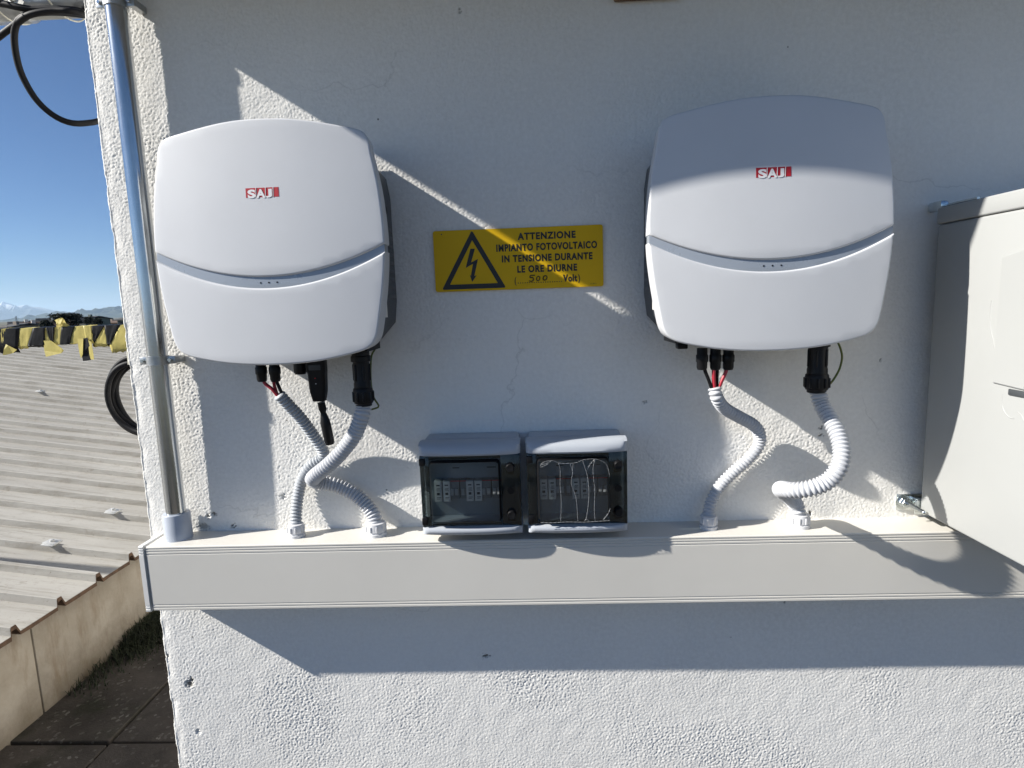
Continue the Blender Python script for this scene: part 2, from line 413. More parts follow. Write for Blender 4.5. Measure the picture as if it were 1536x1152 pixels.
for y0, y1 in ((-3.9, -1.7), (-1.694, .86), (.866, 3.4), (3.406, 6.2), (6.206, 7.9)): low_wall(y0, y1)
def roof_mat():
    m, t, o = nt('off_white_roof_sheet'); n = N(t); b = n('BsdfPrincipled'); t.links.new(b.outputs[0], o.inputs[0])
    p = n.wpos(); c = n.mix(n.ramp(n.noise(2.0, 6, .65, n.wpos((.5, 1.6, 1))), .3, .72), (.31, .295, .265), (.42, .405, .37))
    c = n.mix(n.ramp(n.noise(9, 5, .7, n.wpos((.18, 3, 1))), .50, .74), c, (.20, .185, .155))
    c = n.mix(n.ramp(n.noise(26, 5, .75, n.wpos((.6, 1, 1))), .55, .72), c, (.26, .24, .205))
    c = n.mix(n.ramp(n.noise(60, 3, .7, p), .62, .8), c, (.20, .18, .15))
    t.links.new(c, b.inputs['Base Color']); b.inputs['Roughness'].default_value = .75; b.inputs['Specular IOR Level'].default_value = .3
    bp = n('Bump', _Height=n.noise(70, 4, .6, p)); bp.inputs['Strength'].default_value = .25; bp.inputs['Distance'].default_value = .003
    t.links.new(bp.outputs[0], b.inputs['Normal']); return m
M_ROOF = roof_mat()
M_RUST = mat('rusty_edge', (.10, .055, .03), .8, 0, .5, 40, .4, 120)
RIB = .193; NR = 5
def sheet_profile():
    pr = []
    for k in range(NR):
        y = k*RIB; pr += [(y, 0), (y+.116, 0), (y+.1185, .029), (y+.1215, .032), (y+.138, .032), (y+.152, 0)]
    pr.append((NR*RIB+.004, .0)); return pr
def roof_sheet():
    pr = sheet_profile(); bm = bmesh.new(); xs = [0, -.02, -2, -4, -6.5, -9, -13]
    rows = [[bm.verts.new((x, y, -x*SL+z)) for (y, z) in pr] for x in xs]; rb = [[bm.verts.new((x, y, -x*SL+z-.006)) for (y, z) in pr] for x in xs]
    for rw, fl in ((rows, 0), (rb, 1)):
        for a, b in zip(rw, rw[1:]):
            for k in range(len(pr)-1):
                q = (a[k], a[k+1], b[k+1], b[k]); bm.faces.new(q if not fl else q[::-1])
    for k in range(len(pr)-1): bm.faces.new((rows[0][k], rb[0][k], rb[0][k+1], rows[0][k+1]))
    bmesh.ops.recalc_face_normals(bm, faces=bm.faces)
    me = bpy.data.meshes.new('roof_sheet'); bm.to_mesh(me); bm.free(); me.materials.append(M_ROOF); return me
def eave_trim():
    pr = sheet_profile(); bm = bmesh.new()
    a = [bm.verts.new((.002, y, z-.0005)) for (y, z) in pr]; b = [bm.verts.new((.002, y, z-.013-random.uniform(0, .004))) for (y, z) in pr]
    c = [bm.verts.new((-.03, y, z-.012)) for (y, z) in pr]
    for k in range(len(pr)-1): bm.faces.new((a[k], b[k], b[k+1], a[k+1])); bm.faces.new((b[k], c[k], c[k+1], b[k+1]))
    me = bpy.data.meshes.new('eave_edge'); bm.to_mesh(me); bm.free(); me.materials.append(M_RUST); return me
rs_me, et_me = roof_sheet(), eave_trim()
Y00 = .735-.14                               # first rib
k = -5
while Y00+k*NR*RIB < 7.0:
    yy = Y00+k*NR*RIB
    for nm, me in (('roof_sheet', rs_me), ('eave_edge', et_me)):
        o = bpy.data.objects.new(nm, me); COL.objects.link(o); o.location = (EX, yy, EZ+(.0015 if k % 2 else 0)); wpar(o, neigh)
    k += 1
M_CLIP = mat('pale_clip', (.50, .50, .48), .5, .2, .15, 60)
for i, (px, py) in enumerate([(153, 776), (60, 824), (68, 586), (20, 690), (120, 640)]):
    # intersect the pixel ray with the roof plane
    v = CF*FPX + CR*(px-CW/2) + CU*(CH/2-py)
    den = v.z + SL*v.x; tt = (EZ+.034 + SL*EX - (CAMP.z + SL*CAMP.x))/den
    q = CAMP+v*tt
    if i > 2: continue
    y_r = round((q.y-Y00-.130)/RIB)*RIB+Y00+.130
    bm = bmesh.new(); add_box(bm, Vector((0, 0, .006)), (.055, .045, .010), .003); add_box(bm, Vector((.0, 0, .004)), (.05, .065, .004), .001)
    add_lathe(bm, [(.009, .010), (.009, .018), (.006, .020)], Matrix.Identity(4), 10)
    o = finish('roof_clip', bm, M_CLIP); o.location = (q.x, y_r, EZ-(q.x-EX)*SL+.0325); o.rotation_euler = (0, math.atan(SL), 0); wpar(o, neigh)

# moss and grass tufts at the foot of the low wall
M_MOSS = mat('dark_moss', (.020, .026, .010), .95, 0, .5, 30)
def moss():
    bm = bmesh.new(); rg = random.Random(3)
    def blade(p, h, w, lean, az):
        d = Vector((math.cos(az), math.sin(az), 0)); s = Vector((-d.y, d.x, 0))
        a = bm.verts.new(p-s*w); b = bm.verts.new(p+s*w); m1 = p+d*lean*.4*h+Vector((0, 0, h*.6)); c = bm.verts.new(m1+s*w*.7); e = bm.verts.new(m1-s*w*.7)
        t = bm.verts.new(p+d*lean*h+Vector((0, 0, h*(1-.25*lean))))
        bm.faces.new((a, b, c, e)); bm.faces.new((e, c, t))
    for _ in range(26000):
        y = rg.uniform(.95, 2.9); den = .55+.45*math.sin(y*7.1)*math.sin(y*3.3+1)
        if rg.random() > den*min(1, (y-.93)/.25): continue
        x = -1.855+abs(rg.gauss(0, .085)); h = rg.uniform(.016, .075)*(1.5 if y > 1.25 else 1)*max(.25, 1-(x+1.855)/.22)
        blade(Vector((x, y, TERR-.002)), h, rg.uniform(.0012, .003), rg.uniform(.2, 1.1), rg.uniform(0, 6.28))
    for _ in range(26):
        blade(Vector((-1.855+abs(rg.gauss(0, .02)), rg.uniform(1.35, 1.75), TERR)), rg.uniform(.08, .15), .0016, rg.uniform(.3, .9), rg.uniform(-.8, 2.2))
    o = finish('moss', bm, M_MOSS, None, 0); o['kind'] = 'stuff'
    o['label'] = 'dark moss and weeds along the foot of the stained wall'; o['category'] = 'moss'
moss()

GZ = -7.5
def land_mat():
    m, t, o = nt('plain'); n = N(t); b = n('BsdfPrincipled'); t.links.new(b.outputs[0], o.inputs[0])
    p = n.wpos(); c = n.mix(n.ramp(n.noise(.004, 6, .7, p), .35, .65), (.045, .055, .028), (.13, .115, .075))
    c = n.mix(n.ramp(n.noise(.05, 4, .7, p), .5, .7), c, (.09, .085, .075))
    t.links.new(c, b.inputs['Base Color']); b.inputs['Roughness'].default_value = 1; return m
bm = bmesh.new(); ring = []
for r in (0, 40, 300, 2000, 12000, 48000):
    ring.append([bm.verts.new((r*math.cos(a*math.pi/24), r*math.sin(a*math.pi/24), GZ)) for a in range(48)] if r else [bm.verts.new((0, 0, GZ))])
for a in range(48): bm.faces.new((ring[0][0], ring[1][a], ring[1][(a+1) % 48]))
for i in range(1, 5):
    for a in range(48): bm.faces.new((ring[i][a], ring[i+1][a], ring[i+1][(a+1) % 48], ring[i][(a+1) % 48]))
struct(finish('ground', bm, land_mat(), None, 0))

# mountains: one far snowy range, one nearer forested range
def range_mesh(name, dist, prof, width, m, seed, rough):
    """prof: (pixel x, pixel y) skyline"""
    rg = np.random.default_rng(seed); bm = bmesh.new(); rows = []
    pxs = np.arange(-1500, 2700, 5.0); xp = np.array([p[0] for p in prof]); yp = np.array([p[1] for p in prof])
    nn = len(pxs); dp = 26
    w = fftnoise(dp*2, nn, 1.0, 3, 26, seed); w2 = fftnoise(dp*2, nn, 1.0, 2, 6, seed+9)
    for j in range(dp):
        f = j/(dp-1); rise = math.sin(f*math.pi*.5)**1.3 if f < .999 else 1
        row = []
        for i, px in enumerate(pxs):
            sky = np.interp(px, xp, yp); pt = P(px, sky, -dist)
            top = max(30, pt.z); y = dist-width*(1-f)
            hgt = GZ-30+(top-GZ+30)*rise*(1+ (rough*w[j, i]+rough*.5*w2[j, i])*math.sin(f*math.pi)*.8) if f < 1 else top
            row.append(bm.verts.new((pt.x*(1-.25*(1-f)*width/dist), y, hgt)))
        rows.append(row)
    rows.append([bm.verts.new((v.co.x, v.co.y+width*.4, GZ-50)) for v in rows[-1]])
    for a, b in zip(rows, rows[1:]):
        for i in range(nn-1): bm.faces.new((a[i], a[i+1], b[i+1], b[i]))
    return struct(finish(name, bm, m, None, 0))
def mount_mat(name, rock, wood, snow_lo, snow_hi):
    m, t, o = nt(name); n = N(t); b = n('BsdfPrincipled'); t.links.new(b.outputs[0], o.inputs[0])
    p = n.wpos(); c = n.mix(n.ramp(n.noise(.0012, 6, .7, p), .35, .65), rock, wood)
    sx = n('SeparateXYZ', _Vector=p); a = n('Math', operation='MULTIPLY_ADD', _1=900.0); t.links.new(n.noise(.0009, 7, .7, p), a.inputs[0]); t.links.new(sx.outputs[2], a.inputs[2])
    mr = n('MapRange', _Value=a.outputs[0]); mr.inputs[1].default_value = snow_lo; mr.inputs[2].default_value = snow_hi
    c = n.mix(mr.outputs[0], c, (.85, .86, .88)); t.links.new(c, b.inputs['Base Color']); b.inputs['Roughness'].default_value = 1; b.inputs['Specular IOR Level'].default_value = .1; return m
far = [(-1500, 500), (-700, 478), (-300, 470), (-60, 468), (0, 465), (6, 461), (14, 459.5), (22, 461.5), (31, 464), (39, 460), (44, 459.5), (51, 461.5), (61, 460.5), (68, 463.5), (80, 467.5), (100, 471), (110, 468), (118, 470), (140, 472), (400, 458), (900, 440), (1500, 425), (2700, 380)]
near = [(-1500, 520), (-200, 492), (0, 483), (70, 480), (95, 475), (106, 469), (117, 471), (126, 471), (140, 468.5), (150, 467), (160, 465.5), (170, 464), (182, 463.5), (260, 460), (500, 452), (900, 437), (1500, 415), (2700, 375)]
range_mesh('mountains', 36000, far, 9000, mount_mat('snowy_rock', (.11, .105, .10), (.05, .06, .045), 1000, 1500), 21, .5)
range_mesh('hills', 17000, near, 4000, mount_mat('wooded_hill', (.06, .065, .045), (.035, .045, .025), 4000, 5000), 33, .35)

# ---- town beyond the roof
M_PALE = mat('pale_render_house', (.62, .59, .54), .9, 0, .1, 1)
M_TAN = mat('tan_render_house', (.34, .28, .22), .9, 0, .1, 1)
M_GREENISH = mat('grey_green_render_house', (.16, .18, .15), .9, 0, .1, 1)
M_TILE = mat('brown_roof_tiles', (.12, .075, .055), .9, 0, .3, 2)
M_TILE2 = mat('grey_roof_tiles', (.085, .085, .085), .9, 0, .3, 2)
M_PANE = mat('dark_window', (.03, .035, .04), .2)
def house(px0, px1, ytop, yeave, Y, mw, mr, label, ridge_along=False):
    turn = 0 if ridge_along else R_(-42)
    a = P(px0, ytop, -Y); b = P(px1, ytop, -Y); e = P((px0+px1)/2, yeave, -Y); w = b.x-a.x; dp = max(8, w*1.1); cx = (a.x+b.x)/2
    root = empty('house', (cx, Y, GZ)); root.rotation_euler = (0, 0, turn); tag(root, label, 'house', 'houses of the town beyond the roof')
    zr = (a.z+b.z)/2-GZ; ze = min(e.z-GZ, zr-.3)
    bm = bmesh.new(); add_box(bm, Vector((0, dp/2, ze/2)), (w, dp, ze)); 
    if not ridge_along:
        v = [bm.verts.new(q) for q in ((-w/2, 0, ze), (w/2, 0, ze), (0, 0, zr-.12))]; bm.faces.new(v)
    finish('wall', bm, mw, root, 0)
    bm = bmesh.new(); th = .22
    if ridge_along: pr = [(-.6, ze-.15), (dp/2, zr), (dp+.6, ze-.15)]; vs_ = lambda s, u, z: (s*(w/2+.4), u, z); lim = (-1, 1)
    else: pr = [(-w/2-.5, ze-.2), (0, zr), (w/2+.5, ze-.2)]; vs_ = lambda s, u, z: (u, s, z); lim = (-.5, dp+.5)
    A = [[bm.verts.new(vs_(s, u, z+dz)) for (u, z) in pr] for s in lim for dz in (0, -th)]
    for k in range(2): bm.faces.new((A[0][k], A[0][k+1], A[2][k+1], A[2][k])); bm.faces.new((A[1][k], A[1][k+1], A[3][k+1], A[3][k])); bm.faces.new((A[0][k], A[0][k+1], A[1][k+1], A[1][k])); bm.faces.new((A[2][k], A[2][k+1], A[3][k+1], A[3][k]))
    for k in (0, 2): bm.faces.new((A[0][k], A[1][k], A[3][k], A[2][k]))
    bmesh.ops.recalc_face_normals(bm, faces=bm.faces); rf = finish('roof', bm, mr, root, 0)
    bm = bmesh.new(); add_box(bm, Vector((w*.22, dp*.3, zr-.3)), (.6, .6, 1.3)); finish('chimney', bm, mw, rf, 0)
    for k in (-.25, .25):
        bm = bmesh.new(); add_box(bm, Vector((k*w, -.02, ze-1.3)), (.9, .08, 1.2)); finish('window', bm, M_PANE, root, 0)
for hs in [(-6, 10, 486, 490, 95, M_TAN, M_TILE2, 'low tan house at the picture edge beyond the roof', True),
           (11, 20, 482.5, 487, 110, M_PALE, M_TILE2, 'pale gable-fronted house left of the radio mast', False),
           (20, 30, 484, 489, 105, M_PALE, M_TILE, 'pale gabled house standing right behind the radio mast', False),
           (30, 42, 482.5, 486, 150, M_TAN, M_TILE, 'tan house with brown roof beside the radio mast', True),
           (41, 52, 484, 487, 160, M_TAN, M_TILE, 'low brown-roofed house between mast and gabled house', True),
           (52, 63, 477.5, 485, 120, M_PALE, M_TILE2, 'pale gabled house just left of the umbrella pine', False),
           (72, 82, 475, 478, 135, M_GREENISH, M_TILE2, 'grey-green house behind the umbrella pine', True),
           (115, 127, 474.5, 478, 130, M_GREENISH, M_TILE2, 'grey-green house right of the umbrella pine', True),
           (150, 163, 480.5, 484, 170, M_TAN, M_TILE, 'tan house with brown roof left of the corner house', True),
           (162, 178, 479, 483, 140, M_TAN, M_TILE, 'long brown-roofed house near the white wall corner', True),
           (175, 190, 474.5, 478, 120, M_GREENISH, M_TILE2, 'dark house half hidden by the white wall corner', True)]: house(*hs)
q = P(24, 474, -180)
mast = empty('radio_mast', (q.x, 180, GZ)); tag(mast, 'thin lattice radio mast rising above the town roofs', 'mast')
bm = bmesh.new()
for sx_, sy_ in ((-1, -1), (1, -1), (0, 1)): add_tube(bm, [Vector((sx_*.45, sy_*.45, 0)), Vector((sx_*.08, sy_*.08, q.z-GZ))], .07, 5)
finish('lattice', bm, M_GALVDULL, mast, 0)
bm = bmesh.new()
bm.free()
for zz in range(1, int(q.z-GZ)):
    bm = bmesh.new(); add_tube(bm, [Vector((-.4, -.3, zz)), Vector((.4, -.3, zz+.5))], .035, 4); finish('brace', bm, M_GALVDULL, mast, 0)

M_LEAF = mat('dark_foliage', (.013, .020, .011), .85, 0, .5, .7)
M_LEAF2 = mat('olive_foliage', (.04, .05, .022), .85, 0, .5, .7)
M_BARK = mat('bark', (.06, .045, .035), .95, 0, .3, 5)
def tree(px, ytop, pw, Y, kind, label, leaf):
    rg = random.Random(int(px*13)+Y); t = P(px, ytop, -Y); w = (P(px+pw/2, ytop, -Y).x-P(px-pw/2, ytop, -Y).x)/2; H = t.z-GZ
    root = empty('umbrella_pine' if kind == 'pine' else 'tree', (t.x, Y, GZ)); tag(root, label, 'tree', 'trees among the town houses')
    bm = bmesh.new(); add_tube(bm, resample([Vector((0, 0, 0)), Vector((.15, .1, H*.3)), Vector((-.1, 0, H*.65)), Vector((0, 0, H*.9))], .6)[0], lambda i: max(.06, .26-.014*i), 8)
    for k in range(7):
        a = rg.uniform(0, 6.28); z = H*rg.uniform(.5, .75); add_tube(bm, [Vector((0, 0, z)), Vector((math.cos(a)*w*.7, math.sin(a)*w*.7, z+H*.16))], .07, 5)
    finish('trunk', bm, M_BARK, root)
    bm = bmesh.new(); cl = []
    for k in range(52):
        a = rg.uniform(0, 6.28); r = w*math.sqrt(rg.random())*.95
        if kind == 'pine':
            lay = rg.choice((.96, .95, .90, .84, .76, .66)); cl.append((Vector((math.cos(a)*r*(1.0 if lay < .9 else .75), math.sin(a)*r*.9, H*lay+rg.uniform(-.25, .1))), w*.30, .32))
        else:
            ph = rg.uniform(-.6, 1); rr = w*math.sqrt(max(0, 1-ph*ph)); cl.append((Vector((math.cos(a)*rr*.75, math.sin(a)*rr*.75, H-w*.9+ph*w*.75)), w*.34, .8))
    for c, r, fl in cl:
        for _ in range(70):
            d = Vector((rg.gauss(0, 1), rg.gauss(0, 1), rg.gauss(0, 1)*fl))*r*.55
            s = r*rg.uniform(.12, .26); n1 = Vector((rg.gauss(0, 1), rg.gauss(0, 1), rg.gauss(0, 1))).normalized(); u = n1.orthogonal()*s; v = n1.cross(u)
            p = c+d; p.z = min(p.z, H)
            bm.faces.new([bm.verts.new(p+x) for x in (u, v*.7, -u, -v*.7)])
    finish('crown', bm, leaf, root, 0)
tree(98, 469, 36, 88, 'pine', 'flat-crowned dark umbrella pine above the taped rail', M_LEAF)
tree(112, 471, 18, 96, 'pine', 'smaller flat-topped pine right of the umbrella pine', M_LEAF)
tree(133, 475, 13, 105, 'round', 'round dark tree right of the grey-green house', M_LEAF)
tree(145, 477.5, 13, 100, 'round', 'low round tree right of the other round tree', M_LEAF)
tree(69, 480, 16, 92, 'round', 'dark bushy tree in front of the pale gabled house', M_LEAF)
tree(47, 481, 12, 130, 'round', 'olive tree between low houses left of the pine', M_LEAF2)

# ================================================================== TAPED RAIL, COIL, PIPE ABOVE
RY = .80
ra = P(-60, 511, -RY); rbp = P(300, 499, -RY); RZ = (P(28, 505.5, -RY).z+P(150, 501, -RY).z)/2
rail = empty('barrier_rail', (-1.6, RY, RZ)); tag(rail, 'horizontal rail wrapped in torn yellow and black hazard tape', 'rail')
wpar(box('bar', (-2.6, RY, RZ), (3.7, .046, .046), M_GALVDULL, None, .004), rail)
wpar(box('post', (-.83, RY, (RZ+TERR)/2-.02), (.05, .05, RZ-TERR), M_GALVDULL, None, .004), rail)
def rx(zx): return P(zx/7.68, 505, -RY+.026).x
HB = .0255
def tape(quad, m, hem=0, seed=0, jag=.012):
    """strip from (x top-left, top-right, bottom-left, bottom-right), hem: how far it hangs under the bar"""
    tl, tr, bl, br = [rx(q) for q in quad]; rg = random.Random(seed+int(quad[0])); bm = bmesh.new(); nu, off = 9, .0022+.0012*(seed % 3)
    prof = [(+1, -.6), (+1, 1.0), (0, 1.06), (-1, 1.0), (-1, .5), (-1, 0), (-1, -.5), (-1, -1.0)]
    if hem: prof += [(-1, -1.0-hem/HB*.35), (-.9, -1.0-hem/HB*.7), (-.8, -1.0-hem/HB)]
    g = []
    for i, (yy, zz) in enumerate(prof):
        t = min(1.15, max(0, (1-zz)/2)) if yy <= 0 else 0
        row = []
        for k in range(nu):
            u = k/(nu-1); x = (tl+(bl-tl)*t)*(1-u)+(tr+(br-tr)*t)*u
            wr = rg.uniform(-.0007, .0012); hz = rg.uniform(-jag*.45, jag*.2) if (hem and i == len(prof)-1) else 0
            row.append(bm.verts.new((x, RY+yy*(HB+off)-(wr if yy < 0 else 0), RZ+zz*(HB+off*(.5 if zz > -1.01 else 0))+hz+(wr if yy == 0 else 0))))
        g.append(row)
    for a, b in zip(g, g[1:]):
        for k in range(nu-1): bm.faces.new((a[k], a[k+1], b[k+1], b[k]))
    o = finish('tape_strip', bm, m, None, 25); wpar(o, rail)
    md = o.modifiers.new('thickness', 'SOLIDIFY'); md.thickness = .0006
tape((-420, -150, -460, -190), M_TAPEY, .02, 1); tape((-150, 252, -190, 210), M_TAPEK, .022, 2); tape((40, 95, 15, 60), M_TAPEY, .0, 5)
tape((246, 412, 202, 322), M_TAPEY, .012, 4, .006); tape((410, 548, 318, 512), M_TAPEK, .008, 5, .004); tape((540, 560, 506, 600), M_TAPEY, .026, 6)
tape((556, 655, 590, 612), M_TAPEK, .004, 2, .002); tape((648, 742, 598, 692), M_TAPEY, .003, 3, .002); tape((738, 884, 688, 802), M_TAPEK, .003, 5, .002)
tape((880, 1082, 798, 1082), M_TAPEY, .002, 7, .004); tape((990, 1078, 1000, 1070), M_TAPEY, .0, 8)
tape((1076, 1232, 1078, 1085), M_TAPEK, .012, 4, .006); tape((1226, 1236, 1078, 1236), M_TAPEY, .014, 6, .005); tape((1230, 1412, 1234, 1285), M_TAPEK, .014, 5, .008)
tape((1408, 1560, 1280, 1480), M_TAPEY, .032, 4, .010); tape((1560, 1760, 1480, 1700), M_TAPEK, .02, 2)
def flap(pts, m, dy):
    bm = bmesh.new(); vs_ = []
    for i, (x, y) in enumerate(pts):
        p = P(x/7.68, 440+y/7.68, -RY+.03+dy*.6+.002*((i*7) % 3-1)); vs_.append(bm.verts.new(p))
    bm.faces.new(vs_); bm.normal_update(); bmesh.ops.triangulate(bm, faces=bm.faces); o = finish('tape_flap', bm, m, None, 0); wpar(o, rail)
    md = o.modifiers.new('thickness', 'SOLIDIFY'); md.thickness = .0006
flap([(500, 545), (590, 545), (720, 640), (735, 660), (710, 688), (530, 732), (512, 660)], M_TAPEY, .004)
flap([(950, 520), (1010, 510), (1032, 600), (1040, 690), (1088, 757), (1010, 775), (958, 780), (942, 700)], M_TAPEK, .006)
flap([(1015, 540), (1055, 560), (1085, 760), (1050, 765), (1030, 700)], M_TAPEY, .010)
flap([(890, 520), (960, 520), (955, 700), (935, 750), (915, 680)], M_TAPEY, .008)
flap([(70, 585), (95, 600), (195, 650), (150, 690), (35, 715), (45, 650)], M_TAPEY, .006)
flap([(632, 310), (652, 300), (690, 286), (716, 284), (738, 300), (762, 345), (805, 376), (760, 384), (700, 386), (648, 384), (660, 345)], M_TAPEY, -.01)
flap([(645, 305), (668, 300), (680, 330), (660, 380), (650, 350)], M_TAPEY, .002)
flap([(690, 300), (722, 296), (700, 350), (672, 380), (668, 350)], M_TAPEY, .006)

def cable_loop(name, pts, r, m): return tube(name, pts, r, m, None, .01, 10)
# coil hanging behind the wall corner
coil = empty('cable_coil', (-1.35, .78, -.35)); tag(coil, 'coil of thick black cable hanging below the taped rail behind the wall', 'cable')
cc = P(219, 593, -.74)
for k in range(5):
    rr = .117+.005*((k*2) % 3-1); pts = []
    for i in range(25):
        a = 2*math.pi*i/24; pts.append(cc+Vector((math.cos(a)*rr*.92+.004*math.sin(3*a+k), (.013*k-.03)+.006*math.sin(a*2+k), math.sin(a)*rr+.004*math.cos(2*a+k*2))))
    wpar(tube('cable_turn', pts, .0085, M_BLACKRUBBER, None, .008, 10), coil)
wpar(tube('hanging_tie', [cc+Vector((0, -.06, .105)), cc+Vector((.0, -.05, .16)), Vector((cc.x, .77, RZ+.02))], .003, M_TIE, None, .01, 8), coil)

# galvanised pipe at the top left with cables tied to it
PYY = .22
pa, pb = P(-250, 16, -PYY), P(320, -2, -PYY); pzc = P(60, 4, -PYY).z
pipe = empty('scaffold_pipe', (-1.1, PYY, pzc)); tag(pipe, 'weathered galvanised pipe passing behind the top of the white wall', 'pipe')
wpar(tube('tube', [Vector((-1.9, PYY, pzc+.006)), Vector((-.62, PYY, pzc-.004))], .030, M_GALVDULL, None, n=24), pipe)
bm = bmesh.new(); cx_ = P(8, 12, -PYY).x
for k, w_ in ((-.03, .036), (.035, .036)):
    add_tube(bm, [Vector((cx_+k-.014, PYY, pzc)), Vector((cx_+k+.014, PYY, pzc))], w_, 20)
add_box(bm, Vector((cx_, PYY-.038, pzc-.004)), (.11, .012, .03), .003)
wpar(finish('clamp', bm, M_GALVDULL), pipe)
for k in (0, 1):
    c = P(6+22*k, 3, -PYY+.05); wpar(lathe('clamp_bolt', [(.0, .0), (.011, .0), (.012, .004), (.012, .012), (.007, .013), (.006, .030)], c, M_GALVDULL, None, 6, Matrix.Rotation(R_(90), 3, 'X')), pipe)
cab = empty('black_cable', P(75, 100, -.2)); tag(cab, 'black cable tied under the pipe and sagging in one big loop', 'cable')
lp = [P(x/5.76, y/5.76, -.2+dd) for x, y, dd in ((790, 140, -.03), (640, 118, 0), (460, 105, .03), (300, 115, .045), (190, 150, .045), (140, 215, .04), (123, 320, .03), (140, 480, .02), (190, 650, .01), (290, 830, 0), (400, 950, -.01), (520, 1030, -.02), (640, 1066, -.03), (760, 1062, -.05), (860, 1042, -.08), (980, 980, -.12))]
wpar(tube('loop', lp, .0062, M_BLACKRUBBER, None, .01, 12), cab)
c2 = [P(x/5.76, y/5.76, -.2+dd) for x, y, dd in ((-300, 520, .02), (-80, 370, .02), (40, 280, .03), (140, 205, .04), (230, 140, .05), (330, 110, .05), (480, 92, .045), (640, 100, .04), (760, 135, .0), (860, 180, -.05))]
wpar(tube('lower_run', c2, .0062, M_BLACKRUBBER, None, .01, 12), cab)
c3 = [P(x/5.76, y/5.76, -.2+dd) for x, y, dd in ((-200, 20, .05), (0, 30, .05), (150, 60, .05), (280, 82, .045), (450, 78, .04), (620, 85, .03), (760, 110, -.02))]
wpar(tube('upper_run', c3, .0065, M_BLACKRUBBER, None, .01, 12), cab)
def tie(px, py, tilt, lab):
    c = P(px, py, -PYY+.012); t = empty('zip_tie', c); tag(t, lab, 'zip tie', 'zip ties on the top left pipe')
    pts = []
    for i in range(17):
        a = 2*math.pi*i/16; pts.append(Vector((c.x+tilt*math.sin(a)*.5, PYY-.022+math.cos(a)*.058, pzc-.002+math.sin(a)*.040)))
    wpar(tube('strap', pts, .0017, M_TIE, None, .005, 8), t)
    h = Vector((c.x, PYY-.081, pzc-.008)); wpar(box('head', h, (.008, .006, .008), M_TIE, None, .001), t)
    wpar(tube('tail', [h, h+Vector((.006, -.006, -.012)), h+Vector((.016, -.008, -.024))], .0014, M_TIE, None, .004, 6), t)
tie(103, 12, .0, 'pale zip tie nearest the white wall'); tie(28, 18, .02, 'pale zip tie by the pipe clamp')

# ================================================================== STEEL CONDUIT
XC, DC, RC = -.6762, .0300, .0167
ZT = -.4135; ZB = -.5374; DT = .0712; XE = -.7265
con = empty('steel_conduit', (XC, -DC, ZT)); tag(con, 'vertical shiny galvanised conduit rising from the trunking along the wall', 'conduit')
wpar(tube('pipe', [Vector((XC, -DC, ZT+.012)), Vector((XC, -DC, 1.1))], RC, M_GALV, None, n=40), con)
wpar(lathe('pipe_socket', [(RC+.001, .049), (.0222, .049), (.0236, .047), (.0236, .002), (.0245, 0), (.0, 0)], (XC, -DC, ZT), M_SOCKET, None, 40), con)
def clamp(z):
    bm = bmesh.new(); pts = []
    for i in range(25):
        a = 2*math.pi*i/24; pts.append((math.cos(a)*(RC+.0012), math.sin(a)*(RC+.0012)))
    M = Matrix.Translation((XC, -DC, z)); add_lathe(bm, [(RC+.0003, -.008), (RC+.0018, -.008), (RC+.0018, .008), (RC+.0003, .008)], M, 32)
    for s in (-1, 1):
        add_box(bm, Vector((XC+s*(RC+.008), -DC, z)), (.016, .0045, .014), .001)
    add_box(bm, Vector((XC+RC+.010, -DC/2, z)), (.012, DC, .012), .0015)
    o = finish('pipe_clamp', bm, M_GALVDULL); wpar(o, con)
    for s in (-1, 1):
        b = lathe('clamp_screw', [(0, .0), (.0048, .0), (.0055, .002), (.0055, .0045), (.003, .005), (.003, .012)], (XC+s*(RC+.0085), -DC+.004, z), M_ZINC, None, 12, Matrix.Rotation(R_(90), 3, 'X'))
        b.parent = o
clamp(-.079); clamp(.5165)

# ================================================================== CABLE TRUNKING
tr = empty('cable_trunking', (0, 0, ZB)); tag(tr, 'long white plastic cable trunking running along the wall below the boxes', 'trunking')
TX1 = 1.3
def prism_x(name, prof, x0, x1, m, parent):
    """prof: (y, z) closed polygon swept along x"""
    bm = bmesh.new(); A = [bm.verts.new((x0, y, z)) for y, z in prof]; B = [bm.verts.new((x1, y, z)) for y, z in prof]; n = len(prof)
    bm.faces.new(A); bm.faces.new(B[::-1])
    for k in range(n): bm.faces.new((A[k], A[(k+1) % n], B[(k+1) % n], B[k]))
    bmesh.ops.recalc_face_normals(bm, faces=bm.faces); o = finish(name, bm, m, None, 25); wpar(o, parent); return o
def trunk_prof(d, zt, zb):
    """front face with two grooves near the top and two near the bottom"""
    g = .0012; p = [(0, zb), (-d+.0015, zb), (-d, zb+.0015)]
    def groove(z, w): return [(-d, z-w), (-d+g, z-w*.5), (-d+g, z+w*.5), (-d, z+w)]
    for z in (zb+.0062, zb+.0112): p += groove(z, .0013)
    for z in (zt-.0150, zt-.0095, zt-.0050): p += groove(z, .0013)
    p += [(-d, zt-.0018), (-d+.0018, zt), (0, zt)]; return p
XB = -.7130
wpar(box('base_channel', ((XB+TX1)/2, -DT/2+.004, (ZT+ZB)/2), (TX1-XB-.001, DT-.010, ZT-ZB-.004), M_PVC, None, .001), tr)
prism_x('cover', trunk_prof(DT, ZT, ZB), XB, TX1, M_PVCFRONT, tr)
prism_x('end_cap', trunk_prof(DT+.0016, ZT+.0016, ZB-.0016), XE, XB-.0050, M_PVC, tr)
prism_x('end_cap_tongue', [(0, ZB+.003), (-DT+.006, ZB+.003), (-DT+.006, ZT-.003), (0, ZT-.003)], XB-.0055, XB+.001, M_PVC, tr)

